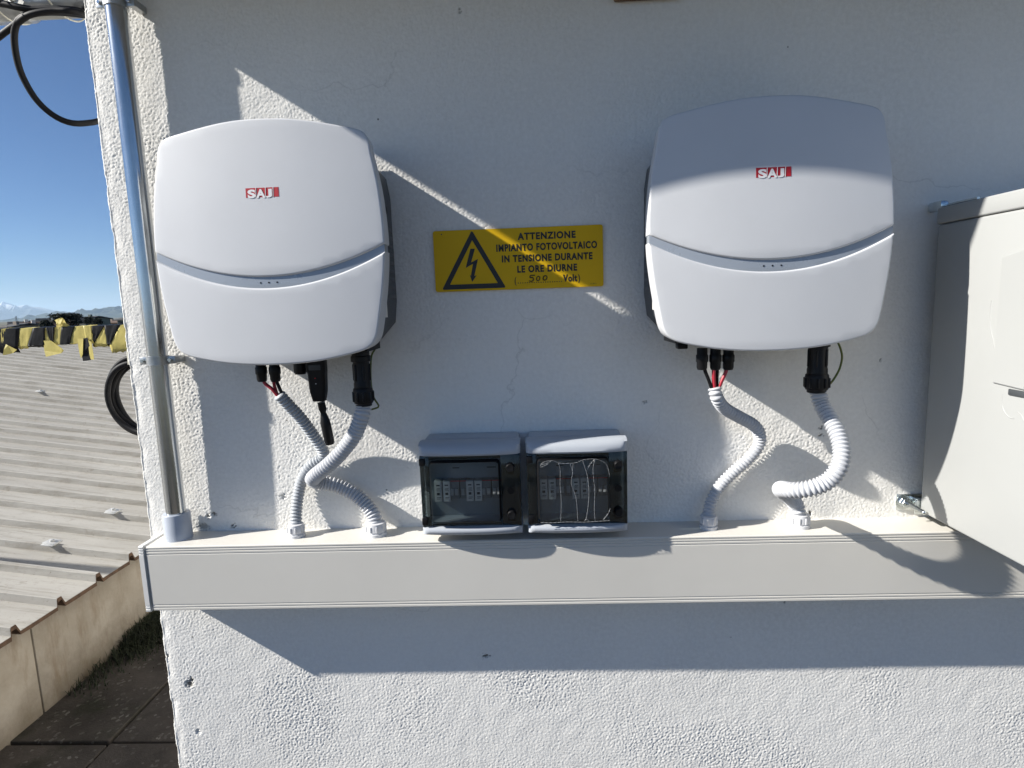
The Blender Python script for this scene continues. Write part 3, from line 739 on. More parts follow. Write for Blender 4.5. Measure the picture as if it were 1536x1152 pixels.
# ================================================================== INVERTERS
HALF = [(0,.1852),(.03,.1846),(.06,.1818),(.09,.1770),(.12,.1712),(.141,.1668),(.1535,.1620),(.1604,.1538),(.1640,.1430),(.1655,.130),(.1695,.110),(.1748,.077),(.1785,.035),(.1795,0),(.1778,-.035),(.1738,-.070),(.1690,-.100),(.1635,-.130),(.1598,-.1450),(.1540,-.1558),(.1445,-.1632),(.1320,-.1680),(.108,-.1735),(.08,-.1785),(.05,-.1818),(.02,-.1834),(0,-.1836)]
def smooth_half():
    p, _ = resample([Vector((x, 0, z)) for x, z in HALF], .004); return [(v.x, v.z) for v in p]
HS = smooth_half()
OUT = [(x, z) for x, z in HS] + [(-x, z) for x, z in HS[-2:0:-1]]        # clockwise from the top
BU = lambda x: -.0490+.0408*(x/.172)**2                                  # upper edge of the grey band
BL = lambda x: -.0660+.0455*(x/.172)**2                                  # lower edge
def gface(x, z): return .1480+.0105*(1-(x/.18)**2)+.0030*(1-(z/.185)**2)-.055*z
def split_poly(f, upper):
    """outline part above (or below) curve z=f(x), closed along the curve"""
    keep = [(x, z) for x, z in OUT if (z > f(x)+.0015 if upper else z < f(x)-.0015)]
    # rotate so the list is contiguous
    n = len(keep); j = max(range(n), key=lambda i: math.hypot(keep[i][0]-keep[i-1][0], keep[i][1]-keep[i-1][1]))
    keep = keep[j:]+keep[:j]; a, b = keep[-1], keep[0]
    xa = .1792 if a[0] > 0 else -.1792; xb = -xa
    cur = [(xa+(xb-xa)*i/60, f(xa+(xb-xa)*i/60)) for i in range(61)]
    return keep+cur
def panel_mesh(name, poly, r, back, m, parent, lift=0, spacing=.010):
    """smoothly curved panel with rounded edge; poly is closed in (x, z)"""
    # orientation: counter-clockwise
    A = sum(poly[i-1][0]*poly[i][1]-poly[i][0]*poly[i-1][1] for i in range(len(poly)))
    if A < 0: poly = poly[::-1]
    n = len(poly); nor = []
    for i in range(n):
        a, b = Vector(poly[i-1]), Vector(poly[(i+1) % n]); t = (b-a).normalized(); nor.append(Vector((t.y, -t.x)))
    ins = [Vector(poly[i])-nor[i]*r for i in range(n)]
    xs = [p.x for p in ins]; zs = [p.y for p in ins]; pts = list(ins)
    def inside(x, z):
        c = False
        for i in range(n):
            a, b = ins[i-1], ins[i]
            if (a.y > z) != (b.y > z) and x < (b.x-a.x)*(z-a.y)/(b.y-a.y)+a.x: c = not c
        return c
    x = min(xs)+spacing*.5
    while x < max(xs):
        z = min(zs)+spacing*.5
        while z < max(zs):
            if inside(x, z) and min((Vector((x, z))-p).length_squared for p in ins) > (spacing*.55)**2: pts.append(Vector((x, z)))
            z += spacing
        x += spacing
    vo, _, fo, *_ = delaunay_2d_cdt(pts, [], [list(range(n))], 1, 1e-7)
    bm = bmesh.new(); V = [bm.verts.new((p.x, -(gface(p.x, p.y)+lift), p.y)) for p in vo]
    for f in fo:
        try: bm.faces.new([V[k] for k in f])
        except ValueError: pass
    prev = V[:n]
    for ang in (22.5, 45, 67.5, 90):
        c, s = math.cos(R_(ang)), math.sin(R_(ang)); row = []
        for i in range(n):
            q = ins[i]+nor[i]*r*s; row.append(bm.verts.new((q.x, -(gface(ins[i].x, ins[i].y)+lift-r*(1-c)), q.y)))
        for i in range(n): bm.faces.new((prev[i], prev[(i+1) % n], row[(i+1) % n], row[i]))
        prev = row
    row = [bm.verts.new((v.co.x*.994, -back, v.co.z*.994)) for v in prev]
    for i in range(n): bm.faces.new((prev[i], prev[(i+1) % n], row[(i+1) % n], row[i]))
    bmesh.ops.recalc_face_normals(bm, faces=bm.faces)
    return finish(name, bm, m, parent, 50)
def make_inverter(cx, cz, label, nstuff):
    root = empty('solar_inverter', (cx, 0, cz)); tag(root, label, 'inverter', 'wall-mounted inverters')
    # rear housing, stepped
    hp = [(-.118,.164),(.118,.164),(.155,.118),(.1600,.085),(.1605,-.09),(.156,-.128),(.130,-.156),(.05,-.166),(-.05,-.166),(-.130,-.156),(-.156,-.128),(-.1605,-.09),(-.1600,.085),(-.155,.118)]
    h = sheet('rear_housing', hp, -.122, -.012, M_HOUSING, root, .006)
    for s in (-1, 1):
        for k in range(9):
            box('cooling_fin', (s*.1602, -.048, .03-k*.014), (.0025, .060, .006), M_HOUSING, h, .001)
        box('side_latch', (s*.1632, -.070, .058), (.006, .016, .010), M_BLACK, h, .001)
        box('rating_label', (s*.1609, -.098, -.075), (.0012, .020, .085), M_LABEL, h, .0003)
    sheet('mounting_bracket', [(-.12, -.1), (.12, -.1), (.12, .12), (-.12, .12)], -.012, -.001, M_GALVDULL, root)
    sheet('bottom_plate', [(-.130, -.172), (.130, -.172), (.130, -.150), (-.130, -.150)], -.110, -.030, M_BLACK, root, .002)
    up = panel_mesh('upper_cover', split_poly(BU, True), .0032, .118, M_COVER, root)
    panel_mesh('lower_cover', split_poly(BL, False), .0032, .118, M_COVER, root)
    band_poly = [(-.1785+.357*i/60, BU(-.1785+.357*i/60)+.002) for i in range(61)] + [(.1785-.357*i/60, BL(.1785-.357*i/60)-.002) for i in range(61)]
    bd = panel_mesh('display_band', band_poly, .0006, .125, M_BAND, root, -.0030, .006)
    for k in (-1, 0, 1):
        lathe('indicator_led', [(0, 0), (.0013, 0), (.0013, .002), (0, .002)], (k*.0128, -gface(k*.0128, -.0575)+.0046, -.0575), M_BLACK, bd, 12, Matrix.Rotation(R_(90), 3, 'X'))
    # logo
    ly = -gface(0, .0765)
    lg = sheet('logo_plate', [(-.0252, .0695), (.0252, .0695), (.0252, .0835), (-.0252, .0835)], ly-.0004, ly+.003, M_RED, up)
    for s, x0, w in (('S', -.0222, .0120), ('A', -.0092, .0140), ('J', .0055, .0095)):
        link('letter', text_mesh(s, x0, .0685, w, .0128, ly-.0007, .045), M_WHITEPRINT, lg, 0)
    for x0 in (-.0098, .0048, .0165):
        sheet('letter_gap', [(x0-.0004, .0693), (x0+.0004, .0693), (x0+.0010, .0837), (x0+.0002, .0837)], ly-.0006, ly+.001, M_WHITEPRINT, lg)
    for ob in [lg]+list(lg.children):
        off = .0003 if ob is lg else .00055
        for v in ob.data.vertices: v.co.y = -gface(v.co.x, v.co.z)-(off if v.co.y < ly+.0005 else -.002)
    return root
CL, CRt = (-.4015, .1020), (.3560, .0995)
invL = make_inverter(*CL, 'white inverter nearest the steel conduit, fully in sunlight', 2)
invR = make_inverter(*CRt, 'white inverter beside the grey cabinet, its top in shade', 3)

def gland_small(root, p):
    """push-in DC connector hanging from the inverter"""
    l = p-Vector(root.location)
    return lathe('dc_connector', [(.0, .012), (.0085, .012), (.0085, .002), (.0098, 0), (.0098, -.010), (.0086, -.012), (.0086, -.020), (.0072, -.024), (.0050, -.0245), (0, -.0245)], l, M_BLACK, root, 20)
def wire(name, pts, r, m, label):
    o = tube(name, pts, r, m, None, .004, 10); tag(o, label, 'wire'); return o
def bigplug(root, p, s=1.0, zs=1.2):
    l = p-Vector(root.location)
    prof = [(.0, .03), (.0165, .03), (.0165, .012), (.0185, .011), (.0185, .004), (.0152, .003), (.0152, -.026), (.0160, -.028), (.0160, -.034), (.0180, -.036), (.0186, -.040), (.0186, -.054), (.0172, -.057), (.0150, -.0575), (.0150, -.061), (.011, -.062), (0, -.062)]
    o = lathe('ac_connector', [(r*s, z*zs) for r, z in prof], l, M_BLACK, root, 28)
    for k in range(10):
        a = 2*math.pi*k/10; box('grip_rib', l+Vector((math.cos(a)*.0186*s, math.sin(a)*.0186*s, -.047*zs)), (.004, .004, .014*zs), M_BLACK, o, .001)
    for k in range(6):
        a = 2*math.pi*k/6; box('grip_rib', l+Vector((math.cos(a)*.0155*s, math.sin(a)*.0155*s, -.012*zs)), (.003, .003, .024*zs), M_BLACK, o, .001)
    return o

def hose(pts, r, m, label, pitch=.0064, gland=True, amp=.22):
    path, st = resample(pts, pitch/8); pitch = 8*st
    base = empty('flexible_conduit', pts[-1]); tag(base, label, 'conduit', 'corrugated hoses into the trunking')
    bm = bmesh.new()
    def rf(i):
        ph = .5-.5*math.cos(2*math.pi*(i % 8)/8); return r*(1-amp*(1-ph**.6))
    add_tube(bm, path, rf, 22); wpar(finish('corrugated_hose', bm, m, None, 80), base)
    if gland:
        e = Vector(pts[-1]); q = r*1.0
        g = lathe('hose_gland', [(q*1.02, .024), (q*1.22, .0235), (q*1.30, .020), (q*1.30, .009), (q*1.22, .008), (q*1.22, .006), (q*1.42, .0055), (q*1.42, 0), (0, 0)], (e.x, e.y, ZT), M_GLAND, None, 26); wpar(g, base)
        for k in range(10):
            a = 2*math.pi*k/10; b = box('nut_rib', (e.x+math.cos(a)*q*1.30, e.y+math.sin(a)*q*1.30, ZT+.0145), (.003, .003, .011), M_GLAND, None, .0006); b.parent = g
    return base
def H6(x, y, d): return P(300+x/3.6, 500+y/3.6, d)
def H2(x, y, d): return P(980+x/3.49, 490+y/3.49, d)

# ---- left inverter connections
gL = [gland_small(invL, H6(329, 185, .072)), gland_small(invL, H6(402, 185, .072))]
wire('black_wire', [H6(408, 238, .072), H6(420, 275, .072), H6(440, 320, .071)], .0030, M_BLACKRUBBER, 'black wire from the connector nearest the communication stick')
wire('red_wire', [H6(335, 240, .072), H6(352, 272, .072), H6(388, 300, .072), H6(425, 345, .070)], .0030, M_REDWIRE, 'red wire from the leftmost connector under the sunlit inverter')
wire('red_wire', [H6(398, 238, .070), H6(400, 275, .068), H6(418, 335, .066)], .0028, M_REDWIRE, 'short red wire beside the black one under the sunlit inverter')
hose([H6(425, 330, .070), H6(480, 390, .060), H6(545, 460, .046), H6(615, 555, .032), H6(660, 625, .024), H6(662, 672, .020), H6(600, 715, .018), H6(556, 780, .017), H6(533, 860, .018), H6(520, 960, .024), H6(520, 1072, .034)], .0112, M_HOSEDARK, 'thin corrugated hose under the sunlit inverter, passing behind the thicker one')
bigplug(invL, H6(870, 165, .085), .90, 1.17)
hose([H6(876, 360, .085), H6(882, 400, .085), H6(872, 450, .087), H6(835, 545, .082), H6(765, 640, .076), H6(690, 715, .069), H6(628, 765, .057), H6(610, 790, .043), H6(650, 806, .030), H6(730, 820, .023), H6(820, 862, .021), H6(890, 920, .023), H6(938, 985, .028), H6(952, 1064, .034)], .0138, M_HOSE, 'thick corrugated hose under the sunlit inverter, looping forward over the thin one')
wire('earth_wire', [H6(945, 85, .060), H6(925, 130, .060), H6(922, 250, .062), H6(936, 340, .066), H6(965, 390, .068), H6(955, 402, .069), H6(925, 412, .070)], .0016, M_EARTH, 'thin yellow-green earth wire beside the sunlit inverter plug')
# communication stick
cs = empty('communication_stick', H6(640, 165, .085)); tag(cs, 'black communication stick with cable plugged under the sunlit inverter', 'dongle')
a0, a1 = H6(578, 160, .085), H6(693, 380, .085); wS = a1.x-a0.x; hS = a0.z-a1.z; cS = (a0+a1)/2
bm = bmesh.new(); z0_ = a0.z+.008; secs = [(.5, z0_), (.5, z0_-hS*.33), (.485, z0_-hS*.36), (.44, z0_-hS*.80), (.36, z0_-hS*.97), (.33, z0_-hS*1.04)]
rows = []
for k, z in secs:
    w, d_ = wS*k, .012*(k/.5); row = []
    for (u, v) in ((-1, -.6), (-.75, -1), (.75, -1), (1, -.6), (1, .6), (.75, 1), (-.75, 1), (-1, .6)): row.append(bm.verts.new((cS.x+.001+u*w, cS.y+v*d_, z)))
    rows.append(row)
for p_, q_ in zip(rows, rows[1:]):
    for k in range(8): bm.faces.new((p_[k], p_[(k+1) % 8], q_[(k+1) % 8], q_[k]))
bm.faces.new(rows[0]); bm.faces.new(rows[-1][::-1]); bmesh.ops.recalc_face_normals(bm, faces=bm.faces)
bmesh.ops.bevel(bm, geom=[e for e in bm.edges], offset=.0008, segments=2, affect='EDGES')
body = wpar(finish('stick_body', bm, M_BLACK, None, 30), cs)
def sub(o, par, top): o.parent = par; return o
pw = H6(618, 185, .0985); sub(box('display_window', pw, (.020, .002, .009), M_SLOT, None, .0008), body, cs)
q = H6(626, 272, .0978); sub(box('status_led', q, (.0014, .0015, .0014), M_WHITEPRINT, None, .0003), body, cs)
q = H6(622, 243, .0978); sub(box('status_led', q, (.0020, .0015, .0016), M_RED, None, .0003), body, cs)
wpar(lathe('side_gland', [(0, .012), (.0095, .012), (.0105, .006), (.0105, -.008), (.0085, -.011), (0, -.011)], H6(540, 185, .080), M_BLACK, None, 20), cs)
wpar(lathe('cable_boot', [(0, .004), (.0062, .004), (.0066, -.008), (.0052, -.012), (.0045, -.015), (.0055, -.018), (.0075, -.027), (.0085, -.035), (.0085, -.066), (.0068, -.072), (0, -.072)], H6(657, 385, .080), M_BLACK, None, 18, Matrix.Rotation(R_(-5), 3, 'Y') @ Matrix.Rotation(R_(6), 3, 'X')), cs)

# ---- right inverter connections
for x in (255, 325, 393): gland_small(invR, H2(x, 150, .072))
wpar(box('blanking_plug', H2(148, 100, .07), (.017, .017, .010), M_BLACK, None, .002), invR)
wire('black_wire', [H2(260, 190, .072), H2(272, 235, .073), H2(290, 280, .074), H2(308, 330, .074)], .0030, M_BLACKRUBBER, 'black wire from the outermost connector under the half-shaded inverter')
wire('red_wire', [H2(316, 190, .072), H2(316, 260, .074), H2(320, 335, .074)], .0034, M_REDWIRE, 'straight red wire in the middle under the half-shaded inverter')
wire('black_wire', [H2(334, 190, .070), H2(334, 250, .068), H2(330, 335, .068)], .0028, M_BLACKRUBBER, 'black wire right of the straight red one under the half-shaded inverter')
wire('red_wire', [H2(388, 190, .072), H2(380, 235, .073), H2(358, 285, .074), H2(338, 335, .073)], .0030, M_REDWIRE, 'slanting red wire nearest the plug of the half-shaded inverter')
hose([H2(320, 318, .073), H2(332, 370, .074), H2(370, 425, .060), H2(445, 470, .044), H2(520, 512, .030), H2(555, 560, .022), H2(552, 620, .018), H2(500, 690, .016), H2(425, 757, .016), H2(355, 828, .017), H2(308, 905, .021), H2(289, 980, .028), H2(289, 1040, .033)], .0112, M_HOSE, 'thin wavy corrugated hose under the half-shaded inverter')
bigplug(invR, H2(862, 118, .080), .98, 1.17)
hose([H2(860, 315, .080), H2(866, 355, .080), H2(882, 410, .085), H2(925, 485, .104), H2(968, 570, .124), H2(986, 660, .140), H2(968, 745, .150), H2(905, 815, .152), H2(815, 848, .148), H2(728, 857, .132), H2(678, 850, .108), H2(668, 856, .081), H2(708, 888, .050), H2(745, 930, .036), H2(757, 975, .036), H2(760, 1030, .034)], .0136, M_HOSE, 'thick corrugated hose curling in a hook under the half-shaded inverter')
wire('earth_wire', [H2(960, 70, .060), H2(978, 110, .060), H2(988, 160, .060), H2(975, 220, .062), H2(945, 275, .066), H2(920, 305, .068)], .0017, M_EARTH, 'thin yellow-green earth wire beside the half-shaded inverter plug')

# ================================================================== WARNING SIGN
sg = empty('warning_sign', (-.0229, 0, .0777)); tag(sg, 'yellow hazard plate with lightning triangle and black Italian lettering', 'sign')
def rounded(x0, x1, z0, z1, r, n=5):
    o = []
    for cx, cz, a0 in ((x1-r, z1-r, 0), (x0+r, z1-r, 90), (x0+r, z0+r, 180), (x1-r, z0+r, 270)):
        for k in range(n+1): a = R_(a0+90*k/n); o.append((cx+r*math.cos(a), cz+r*math.sin(a)))
    return o
SYF = -.0042
pl = wpar(sheet('plate', rounded(-.1718, .1262, .0247, .1308, .004), SYF, -.0030, M_YELLOW, None), sg)
def onsign(o): wpar(o, sg); return o
def tri(x0, x1, xa, z0, z1, k):
    """triangle with rounded corners offset inwards by k"""
    pts = [Vector((x0, z0)), Vector((x1, z0)), Vector((xa, z1))]; c = (pts[0]+pts[1]+pts[2])/3
    inr = .0325; out = []
    for i, p in enumerate(pts):
        q = c+(p-c)*(1-k/inr); a = c+(pts[i-1]-c)*(1-k/inr); b = c+(pts[(i+1) % 3]-c)*(1-k/inr); rr = .0035 if k < .003 else .0012
        d1 = (a-q).normalized(); d2 = (b-q).normalized(); out += [q+d1*rr, q+(d1+d2)*rr*.28, q+d2*rr]
    return out
bm = bmesh.new(); A = tri(-.1602, -.0460, -.1028, .0282, .1298, .0); B = tri(-.1602, -.0460, -.1028, .0282, .1298, .0082)
va = [bm.verts.new((p.x, SYF-.0003, p.y)) for p in A]; vb = [bm.verts.new((p.x, SYF-.0003, p.y)) for p in B]
for k in range(9): bm.faces.new((va[k], va[(k+1) % 9], vb[(k+1) % 9], vb[k]))
onsign(finish('warning_triangle', bm, M_INK, None, 0))
bolt = [(0, 0), (388, 272), (352, 420), (408, 388), (392, 480), (384, 474), (402, 527), (436, 476), (418, 482), (446, 350), (393, 378), (422, 272)]
bm = bmesh.new(); vv = [bm.verts.new((lambda p: (p.x, SYF-.0003, p.z))(P(630+x/5.12, 320+y/5.12, .003))) for x, y in bolt[1:]]
bm.faces.new(vv); bm.normal_update(); bmesh.ops.triangulate(bm, faces=bm.faces); onsign(finish('lightning_bolt', bm, M_INK, None, 0))
for s, x0, z0, w, h in (('ATTENZIONE', -.0228, .1096, .1015, .0125), ('IMPIANTO FOTOVOLTAICO', -.0609, .0907, .1768, .0128), ('IN TENSIONE DURANTE', -.0517, .0719, .1593, .0126), ('LE ORE DIURNE', -.0251, .0531, .1055, .0126), ('(', -.0304, .0310, .0032, .0150), ('....................', -.0250, .0345, .0785, .0018), ('Volt', .0550, .0345, .0250, .0128), (')', .0815, .0318, .0036, .0150)):
    onsign(link('lettering', text_mesh(s, x0, z0, w, h, SYF-.0003, (.046 if len(s) > 1 else .02) if s[0] != '.' else .01, 1.16), M_INK, None, 0))
def stroke(pts):
    path, _ = resample([P(630+x/5.12, 320+y/5.12, .0048) for x, y in pts], .0008); bm = bmesh.new(); add_tube(bm, path, .00085, 6); onsign(finish('handwritten_figure', bm, M_INK, None, 60))
stroke([(884, 476), (866, 476), (848, 478), (846, 494), (862, 492), (872, 502), (866, 518), (848, 522), (838, 518)])
stroke([(905, 484), (896, 496), (896, 510), (906, 517), (918, 508), (920, 492), (912, 483), (904, 485)])
stroke([(958, 478), (948, 490), (946, 505), (956, 513), (970, 506), (976, 490), (968, 479), (957, 479)])
for px, py in ((166, 163), (1378, 118), (1378, 538)):
    p = P(630+px/5.12, 320+py/5.12, .003); onsign(lathe('rivet', [(0, .0), (.0012, 0), (.0010, .001), (0, .0012)], (p.x, SYF, p.z), M_INK if px < 500 else M_YELLOW, None, 10, Matrix.Rotation(R_(90), 3, 'X')))
onsign(link('small_print', text_mesh('01-2001-5', .1035, .0290, .0100, .0018, SYF-.0003, .0), M_INK, None, 0))

# ================================================================== FUSE BOXES
def prof_x(name, prof, x0, x1, m, parent, rnd=.010):
    """(d, z) closed profile swept along x with softened ends"""
    bm = bmesh.new(); n = len(prof); cz = sum(p[1] for p in prof)/n; cd_ = max(p[0] for p in prof); rows = []
    xc_ = (x0+x1)/2; hw = (x1-x0)/2; us = [-1, -.985, -.955, -.91, -.85, -.75, -.62, -.45, -.25, 0, .25, .45, .62, .75, .85, .91, .955, .985, 1]
    for x, k, bow in [(xc_+u*hw, .0075*max(0, (abs(u)-.86)/.14)**2.4, .0085*abs(u)**2.6) for u in us]:
        rows.append([bm.verts.new((x, -(min(d, cd_-k)-bow*max(0, (d-.060)/(cd_-.060)) if d > cd_*.6 else d), z+(cz-z)*k*2.0)) for d, z in prof])
    for a, b in zip(rows, rows[1:]):
        for i in range(n): bm.faces.new((a[i], a[(i+1) % n], b[(i+1) % n], b[i]))
    bm.faces.new(rows[0]); bm.faces.new(rows[-1][::-1]); bmesh.ops.recalc_face_normals(bm, faces=bm.faces)
    return finish(name, bm, m, parent, 40)
def make_fusebox(x0, x1, zt, zb, label, film):
    root = empty('fuse_box', ((x0+x1)/2, 0, zb)); tag(root, label, 'fuse box', 'fuse boxes on the trunking')
    w = x1-x0; h = zt-zb; X0, X1 = -w/2, w/2
    box('base', (0, -.026, h/2), (w-.006, .052, h-.002), M_BOXGREY, root, .006, 3)
    top = [(.046, h-.030), (.094, h-.0215), (.0960, h-.0185), (.0950, h-.0120), (.0900, h-.0050), (.080, h-.0012), (.066, h), (.058, h-.0005), (.056, h-.002), (.046, h-.002)]
    prof_x('top_cowl', top, X0, X1, M_BOXGREY, root)
    bot = [(.046, .030), (.046, .002), (.056, .002), (.058, .0005), (.070, 0), (.082, .0010), (.0905, .0040), (.0950, .0090), (.0955, .0135), (.094, .0160)]
    prof_x('bottom_cowl', bot, X0, X1, M_BOXGREY, root)
    z0, z1 = .0172, h-.0225; zc = (z0+z1)/2
    # inner panel with modules
    pan = box('inner_panel', (-.004, -.0535, zc), (w-.016, .003, z1-z0+.004), M_BOXPANEL, root, .0005)
    ww = .122; wx0 = X0+.018; wx1 = wx0+ww
    rail_z = zc-.004
    for k in range(6):
        mx = wx0+.0060+ (k+.5)*.0186
        if k in (0, 3): 
            for s in (-.0074, .0074):
                mb = box('fuse_holder', (mx+s+.003, -.063, rail_z), (.0140, .018, .038), M_MODULE, pan, .0015)
                b2 = box('fuse_label', (mx+s+.003, -.0723, rail_z), (.0124, .0006, .0355), M_LABEL, mb, .0); b2.parent = root; b2.name = 'fuse_label'
                for r_, (zz, ww_, hh) in enumerate(((.0115, .006, .0022), (.0060, .006, .0008), (.0038, .006, .0008), (.0016, .0065, .0008), (-.0040, .005, .0045), (-.0105, .007, .0010), (-.0130, .006, .0008))):
                    i_ = box('printed_line', (mx+s+.003+(.0008 if r_ % 2 else 0), -.0727, rail_z+zz), (ww_, .0003, hh), M_LABELINK, None, 0); i_.parent = root
        elif k in (1, 4): pass
        else:
            for s in (-.0095, .0095):
                mb = box('breaker', (mx-.004+s, -.061, rail_z+.002), (.0180, .014, .034), M_MODULEB, pan, .001)
                for q_ in (-.004, .004): tg = box('breaker_toggle', (mx-.004+s+q_, -.0690, rail_z-.002), (.0062, .003, .012), M_MODULE, mb, .0006)
                st = box('red_stripe', (mx-.004+s, -.0684, rail_z+.0175), (.0180, .0008, .0018), M_RED, mb, 0)
    for xx, sc in ((-.028, .012), (.035, .016)):
        i_ = box('printed_line', (xx, -.0556, z1-.030), (sc, .0003, .0018), M_LABELINK, None, 0); i_.parent = root
    # smoked door: frame plate, raised window, hinges and locks
    dr = empty('door', (0, 0, 0)); dr.parent = root
    bm = bmesh.new(); fy = -.0830
    def fr(a, b, c, d, y=fy, t=.003): add_box(bm, Vector(((a+b)/2, y, (c+d)/2)), (b-a, t, d-c), .0008)
    wz0, wz1 = z0+.0085, z1-.0075
    fr(X0+.001, wx0-.0005, z0, z1); fr(wx1+.0005, X1-.001, z0, z1); fr(wx0, wx1, z0, wz0-.0005); fr(wx0, wx1, wz1+.0005, z1)
    for xs_ in (X0+.0025, X1-.0025): add_box(bm, Vector((xs_, fy+.014, zc)), (.003, .024, z1-z0), .0006)
    finish('door_frame', bm, M_SMOKEDARK, dr)
    bm = bmesh.new(); O = rounded(wx0, wx1, wz0, wz1, .007); I = rounded(wx0+.003, wx1-.003, wz0+.003, wz1-.003, .005); n = len(O)
    a = [bm.verts.new((x, fy-.001, z)) for x, z in O]; b = [bm.verts.new((x, -.0945, z)) for x, z in I]; c = [bm.verts.new((x*.0+x, -.0945, z)) for x, z in I]
    for k in range(n): bm.faces.new((a[k], a[(k+1) % n], b[(k+1) % n], b[k]))
    finish('window_rim', bm, M_BLACK, dr, 30)
    bm = bmesh.new(); rows = []
    nx_, nz_ = 24, 4
    for j in range(nz_+1):
        rows.append([bm.verts.new((wx0+.003+(ww-.006)*i/nx_, -.0945-.0035*(1-(2*i/nx_-1)**2), wz0+.003+(wz1-wz0-.006)*j/nz_)) for i in range(nx_+1)])
    for r1, r2 in zip(rows, rows[1:]):
        for i in range(nx_): bm.faces.new((r1[i], r1[i+1], r2[i+1], r2[i]))
    # cut the corners by keeping only inside faces is not needed: rim radius is small
    wnd = finish('window_pane', bm, M_SMOKE, dr, 60)
    for zz in (z0+.012, z1-.010): box('hinge', (X0+.006, -.0865, zz), (.010, .006, .012), M_BLACK, dr, .001)
    lx = (wx1+X1)/2-.0005
    for zz in (z1-.022, z0+.022):
        lathe('lock', [(0, .0), (.0080, 0), (.0082, .004), (.0070, .009), (.0062, .010), (0, .0095)], (lx, fy-.0005, zz), M_BLACK, dr, 24, Matrix.Rotation(R_(90), 3, 'X'))
        box('lock_body', (lx, -.0800, zz-.008), (.0145, .008, .014), M_BLACK, dr, .003)
    lathe('latch_ring', [(.0045, 0), (.0062, 0), (.0062, .002), (.0045, .002)], (lx, fy-.0018, zc), M_BLACK, dr, 20, Matrix.Rotation(R_(90), 3, 'X'))
    if film:
        rg = random.Random(5)
        bm = bmesh.new(); rows = []; fx0, fx1 = wx0+.006, wx1-.001
        for j in range(21):
            rows.append([bm.verts.new((fx0+(fx1-fx0)*i/30, -.0990-.0012*math.sin(i*1.3+j*.25)*math.sin(i*.5)-rg.uniform(0, .0005), wz0+.004+(wz1-wz0-.006)*j/20)) for i in range(31)])
        for r1, r2 in zip(rows, rows[1:]):
            for i in range(30): bm.faces.new((r1[i], r1[i+1], r2[i+1], r2[i]))
        fm = finish('protective_film', bm, M_FILM, dr, 60)
        def crease(pts, r=.00042):
            path, _ = resample([Vector((wx0+ww*u, -.1003, wz0+(wz1-wz0)*v)) for u, v in pts], .002); bm = bmesh.new(); add_tube(bm, path, lambda i: r*.42*(.3+.9*abs(math.sin(i*.9))), 6); finish('film_crease', bm, M_CREASE, dr, 60)
        crease([(.04, .90), (.10, .97), (.22, .99), (.30, .95), (.42, .94), (.55, .95), (.64, .99), (.78, 1.0), (.88, .97), (.96, .90), (1.0, .72)], .0005)
        crease([(.06, .93), (.14, .95), (.20, .985)], .0006); crease([(.05, .885), (.16, .94)], .0006)
        crease([(.29, .97), (.32, .85), (.315, .6), (.325, .35), (.31, .02)], .0005)
        crease([(.46, .94), (.49, .80), (.47, .62), (.53, .40), (.55, .03)], .0005); crease([(.50, .93), (.49, .82)], .0004)
        crease([(.63, .98), (.69, .75), (.71, .48), (.69, .22), (.66, .04)], .0006)
        crease([(.80, 1.0), (.77, .82), (.79, .50), (.78, .20), (.79, .02)], .0005); crease([(.70, .86), (.74, .93), (.79, .99)], .0005)
        crease([(.03, .02), (.2, .012), (.4, .02), (.6, .012), (.8, .018), (.99, .03)], .0007); crease([(.90, .04), (.97, .14), (1.0, .22)], .0007); crease([(.64, .03), (.67, .06), (.70, .03)], .0006)
    return root
make_fusebox(-.2035, -.0285, -.2320, -.3990, 'grey fuse box with smoked door left of the other one, standing in shade', False)
make_fusebox(-.0190, .1535, -.2320, -.3990, 'grey fuse box whose smoked door still has crinkled film, sunlit top', True)

# ================================================================== ELECTRICAL CABINET
KX, KB = .675, .035
cb = empty('electrical_cabinet', (KX, -KB, -.390)); tag(cb, 'deep pale grey metal cabinet at the picture edge, side plate bathed in sun', 'cabinet')
wpar(box('cabinet_body', (KX+.235, -KB-.135, (.1045-.390)/2), (.47, .27, .4945), M_CABINET, None, .004, 3), cb)
wpar(box('hood', (KX+.235-.0, -KB-.140, .1185), (.474, .284, .0265), M_CABINET, None, .003, 3), cb)
wpar(box('front_door', (KX+.235, -KB-.281, -.143), (.466, .018, .486), M_CABINET, None, .004, 3), cb)
sp = [(-.178, .0405), (-.2355, .0525), (-.2355, -.1425), (-.178, -.1395)]
bm = bmesh.new(); A = [bm.verts.new((KX-.0035, y, z)) for y, z in sp]; B = [bm.verts.new((KX+.001, y, z)) for y, z in sp]
bm.faces.new(A)
for k in range(4): bm.faces.new((A[k], A[(k+1) % 4], B[(k+1) % 4], B[k]))
bmesh.ops.recalc_face_normals(bm, faces=bm.faces); bmesh.ops.bevel(bm, geom=[e for e in bm.edges if all(abs(v.co.x-KX+.0035) < 1e-5 for v in e.verts)], offset=.001, segments=2, affect='EDGES')
wpar(finish('side_plate', bm, M_CABINET), cb)
wpar(box('vent_slot', (KX-.0008, -.225, -.1490), (.003, .036, .0085), M_SLOT, None, .0005), cb)
# dried sealant smears on the side
for pts in ([(1487, 450), (1485, 470), (1486, 492), (1490, 510), (1493, 527)], [(1504, 590), (1503, 606), (1507, 618), (1514, 626), (1521, 628)], [(1527, 618), (1533, 624), (1536, 632)]):
    wpar(tube('sealant_smear', [PX(x, y, KX)+Vector((.0002, 0, 0)) for x, y in pts], .0008, M_CABINET, None, .002, 8), cb)
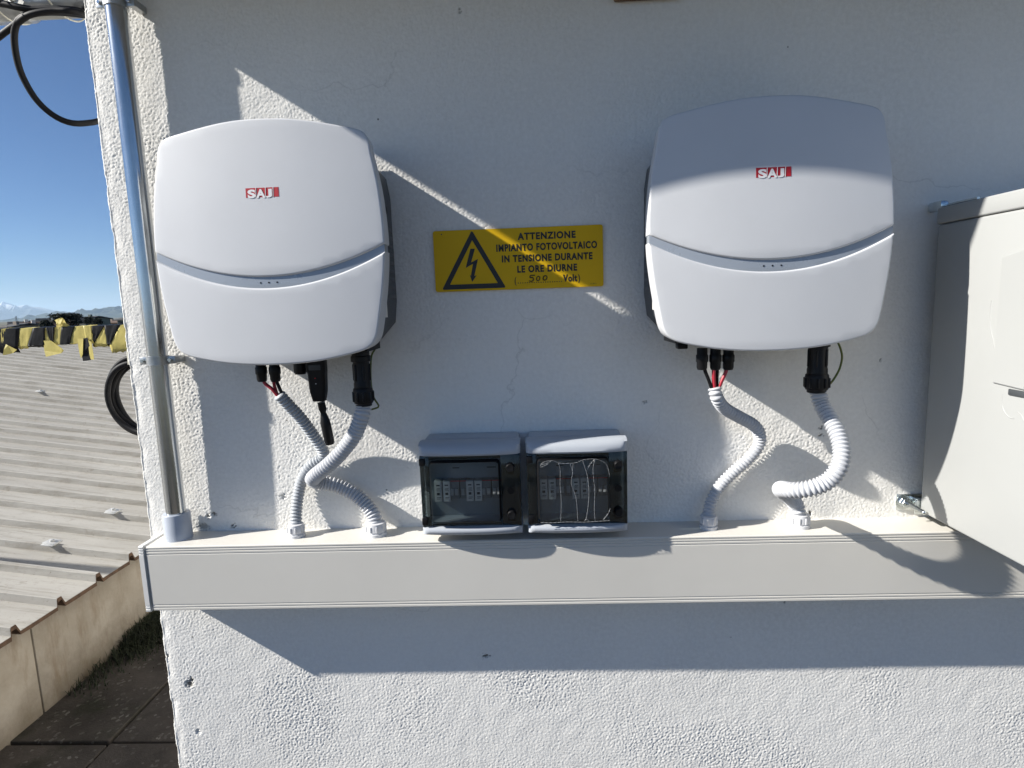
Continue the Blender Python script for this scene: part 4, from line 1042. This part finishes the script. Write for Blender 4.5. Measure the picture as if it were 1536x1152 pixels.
# fixing lugs
def lug(z, ztop):
    g = wpar(box('fixing_lug', (KX+.012, -.030, z), (.036, .0035, .026), M_ZINC, None, .002), cb)
    s = box('lug_web', (KX+.014, -.0165, z), (.020, .030, .022), M_ZINC, None, .002); sub(s, g, cb)
    q = lathe('washer', [(0, 0), (.0125, 0), (.0135, .001), (.0135, .0022), (0, .0022)], (KX-.010, -.0030, z), M_ZINC, None, 28, Matrix.Rotation(R_(90), 3, 'X')); sub(q, g, cb)
    q = lathe('nut', [(0, 0), (.0078, 0), (.0085, .001), (.0085, .0055), (.0078, .0065), (0, .0065)], (KX-.008, -.0055, z), M_ZINC, None, 6, Matrix.Rotation(R_(90), 3, 'X')); sub(q, g, cb)
    prof = [(0, 0)]
    for k in range(36): prof += [(.0040, k*.00135), (.0035, k*.00135+.00068)]
    prof += [(.0025, .0495), (0, .05)]
    q = lathe('threaded_stud', prof, (KX-.007, -.010, z), M_ZINC, None, 16, Matrix.Rotation(R_(90), 3, 'X'), 80); sub(q, g, cb)
    q = box('lug_foot', (KX+.004, -.0018, z), (.050, .0035, .030), M_ZINC, None, .004); sub(q, g, cb)
lug(-.384, False)
g = wpar(box('hanging_lug', (KX+.008, -.020, .136), (.014, .034, .016), M_ZINC, None, .004), cb)
q = tube('lug_rod', [Vector((KX+.010, -.030, .1345)), Vector((KX+.006, -.075, .1345)), Vector((KX+.004, -.115, .1335))], .0022, M_ZINC, None, .006, 10); sub(q, g, cb)

# ================================================================== HAZE
def haze():
    bm = bmesh.new(); bmesh.ops.create_cube(bm, size=1, matrix=Matrix.Translation((0, 0, 580)) @ Matrix.Diagonal((98000, 98000, 1180, 1)))
    me = bpy.data.meshes.new('haze'); bm.to_mesh(me); bm.free(); o = bpy.data.objects.new('haze', me); COL.objects.link(o)
    m, t, out = nt('thin_air'); v = t.nodes.new('ShaderNodeVolumePrincipled'); v.inputs['Color'].default_value = (.60, .79, 1, 1); v.inputs['Density'].default_value = 2.4e-5; v.inputs['Anisotropy'].default_value = .2
    t.links.new(v.outputs[0], out.inputs['Volume']); me.materials.append(m); o['kind'] = 'stuff'; o['label'] = 'pale blue haze over the distant mountains'; o['category'] = 'haze'
haze()
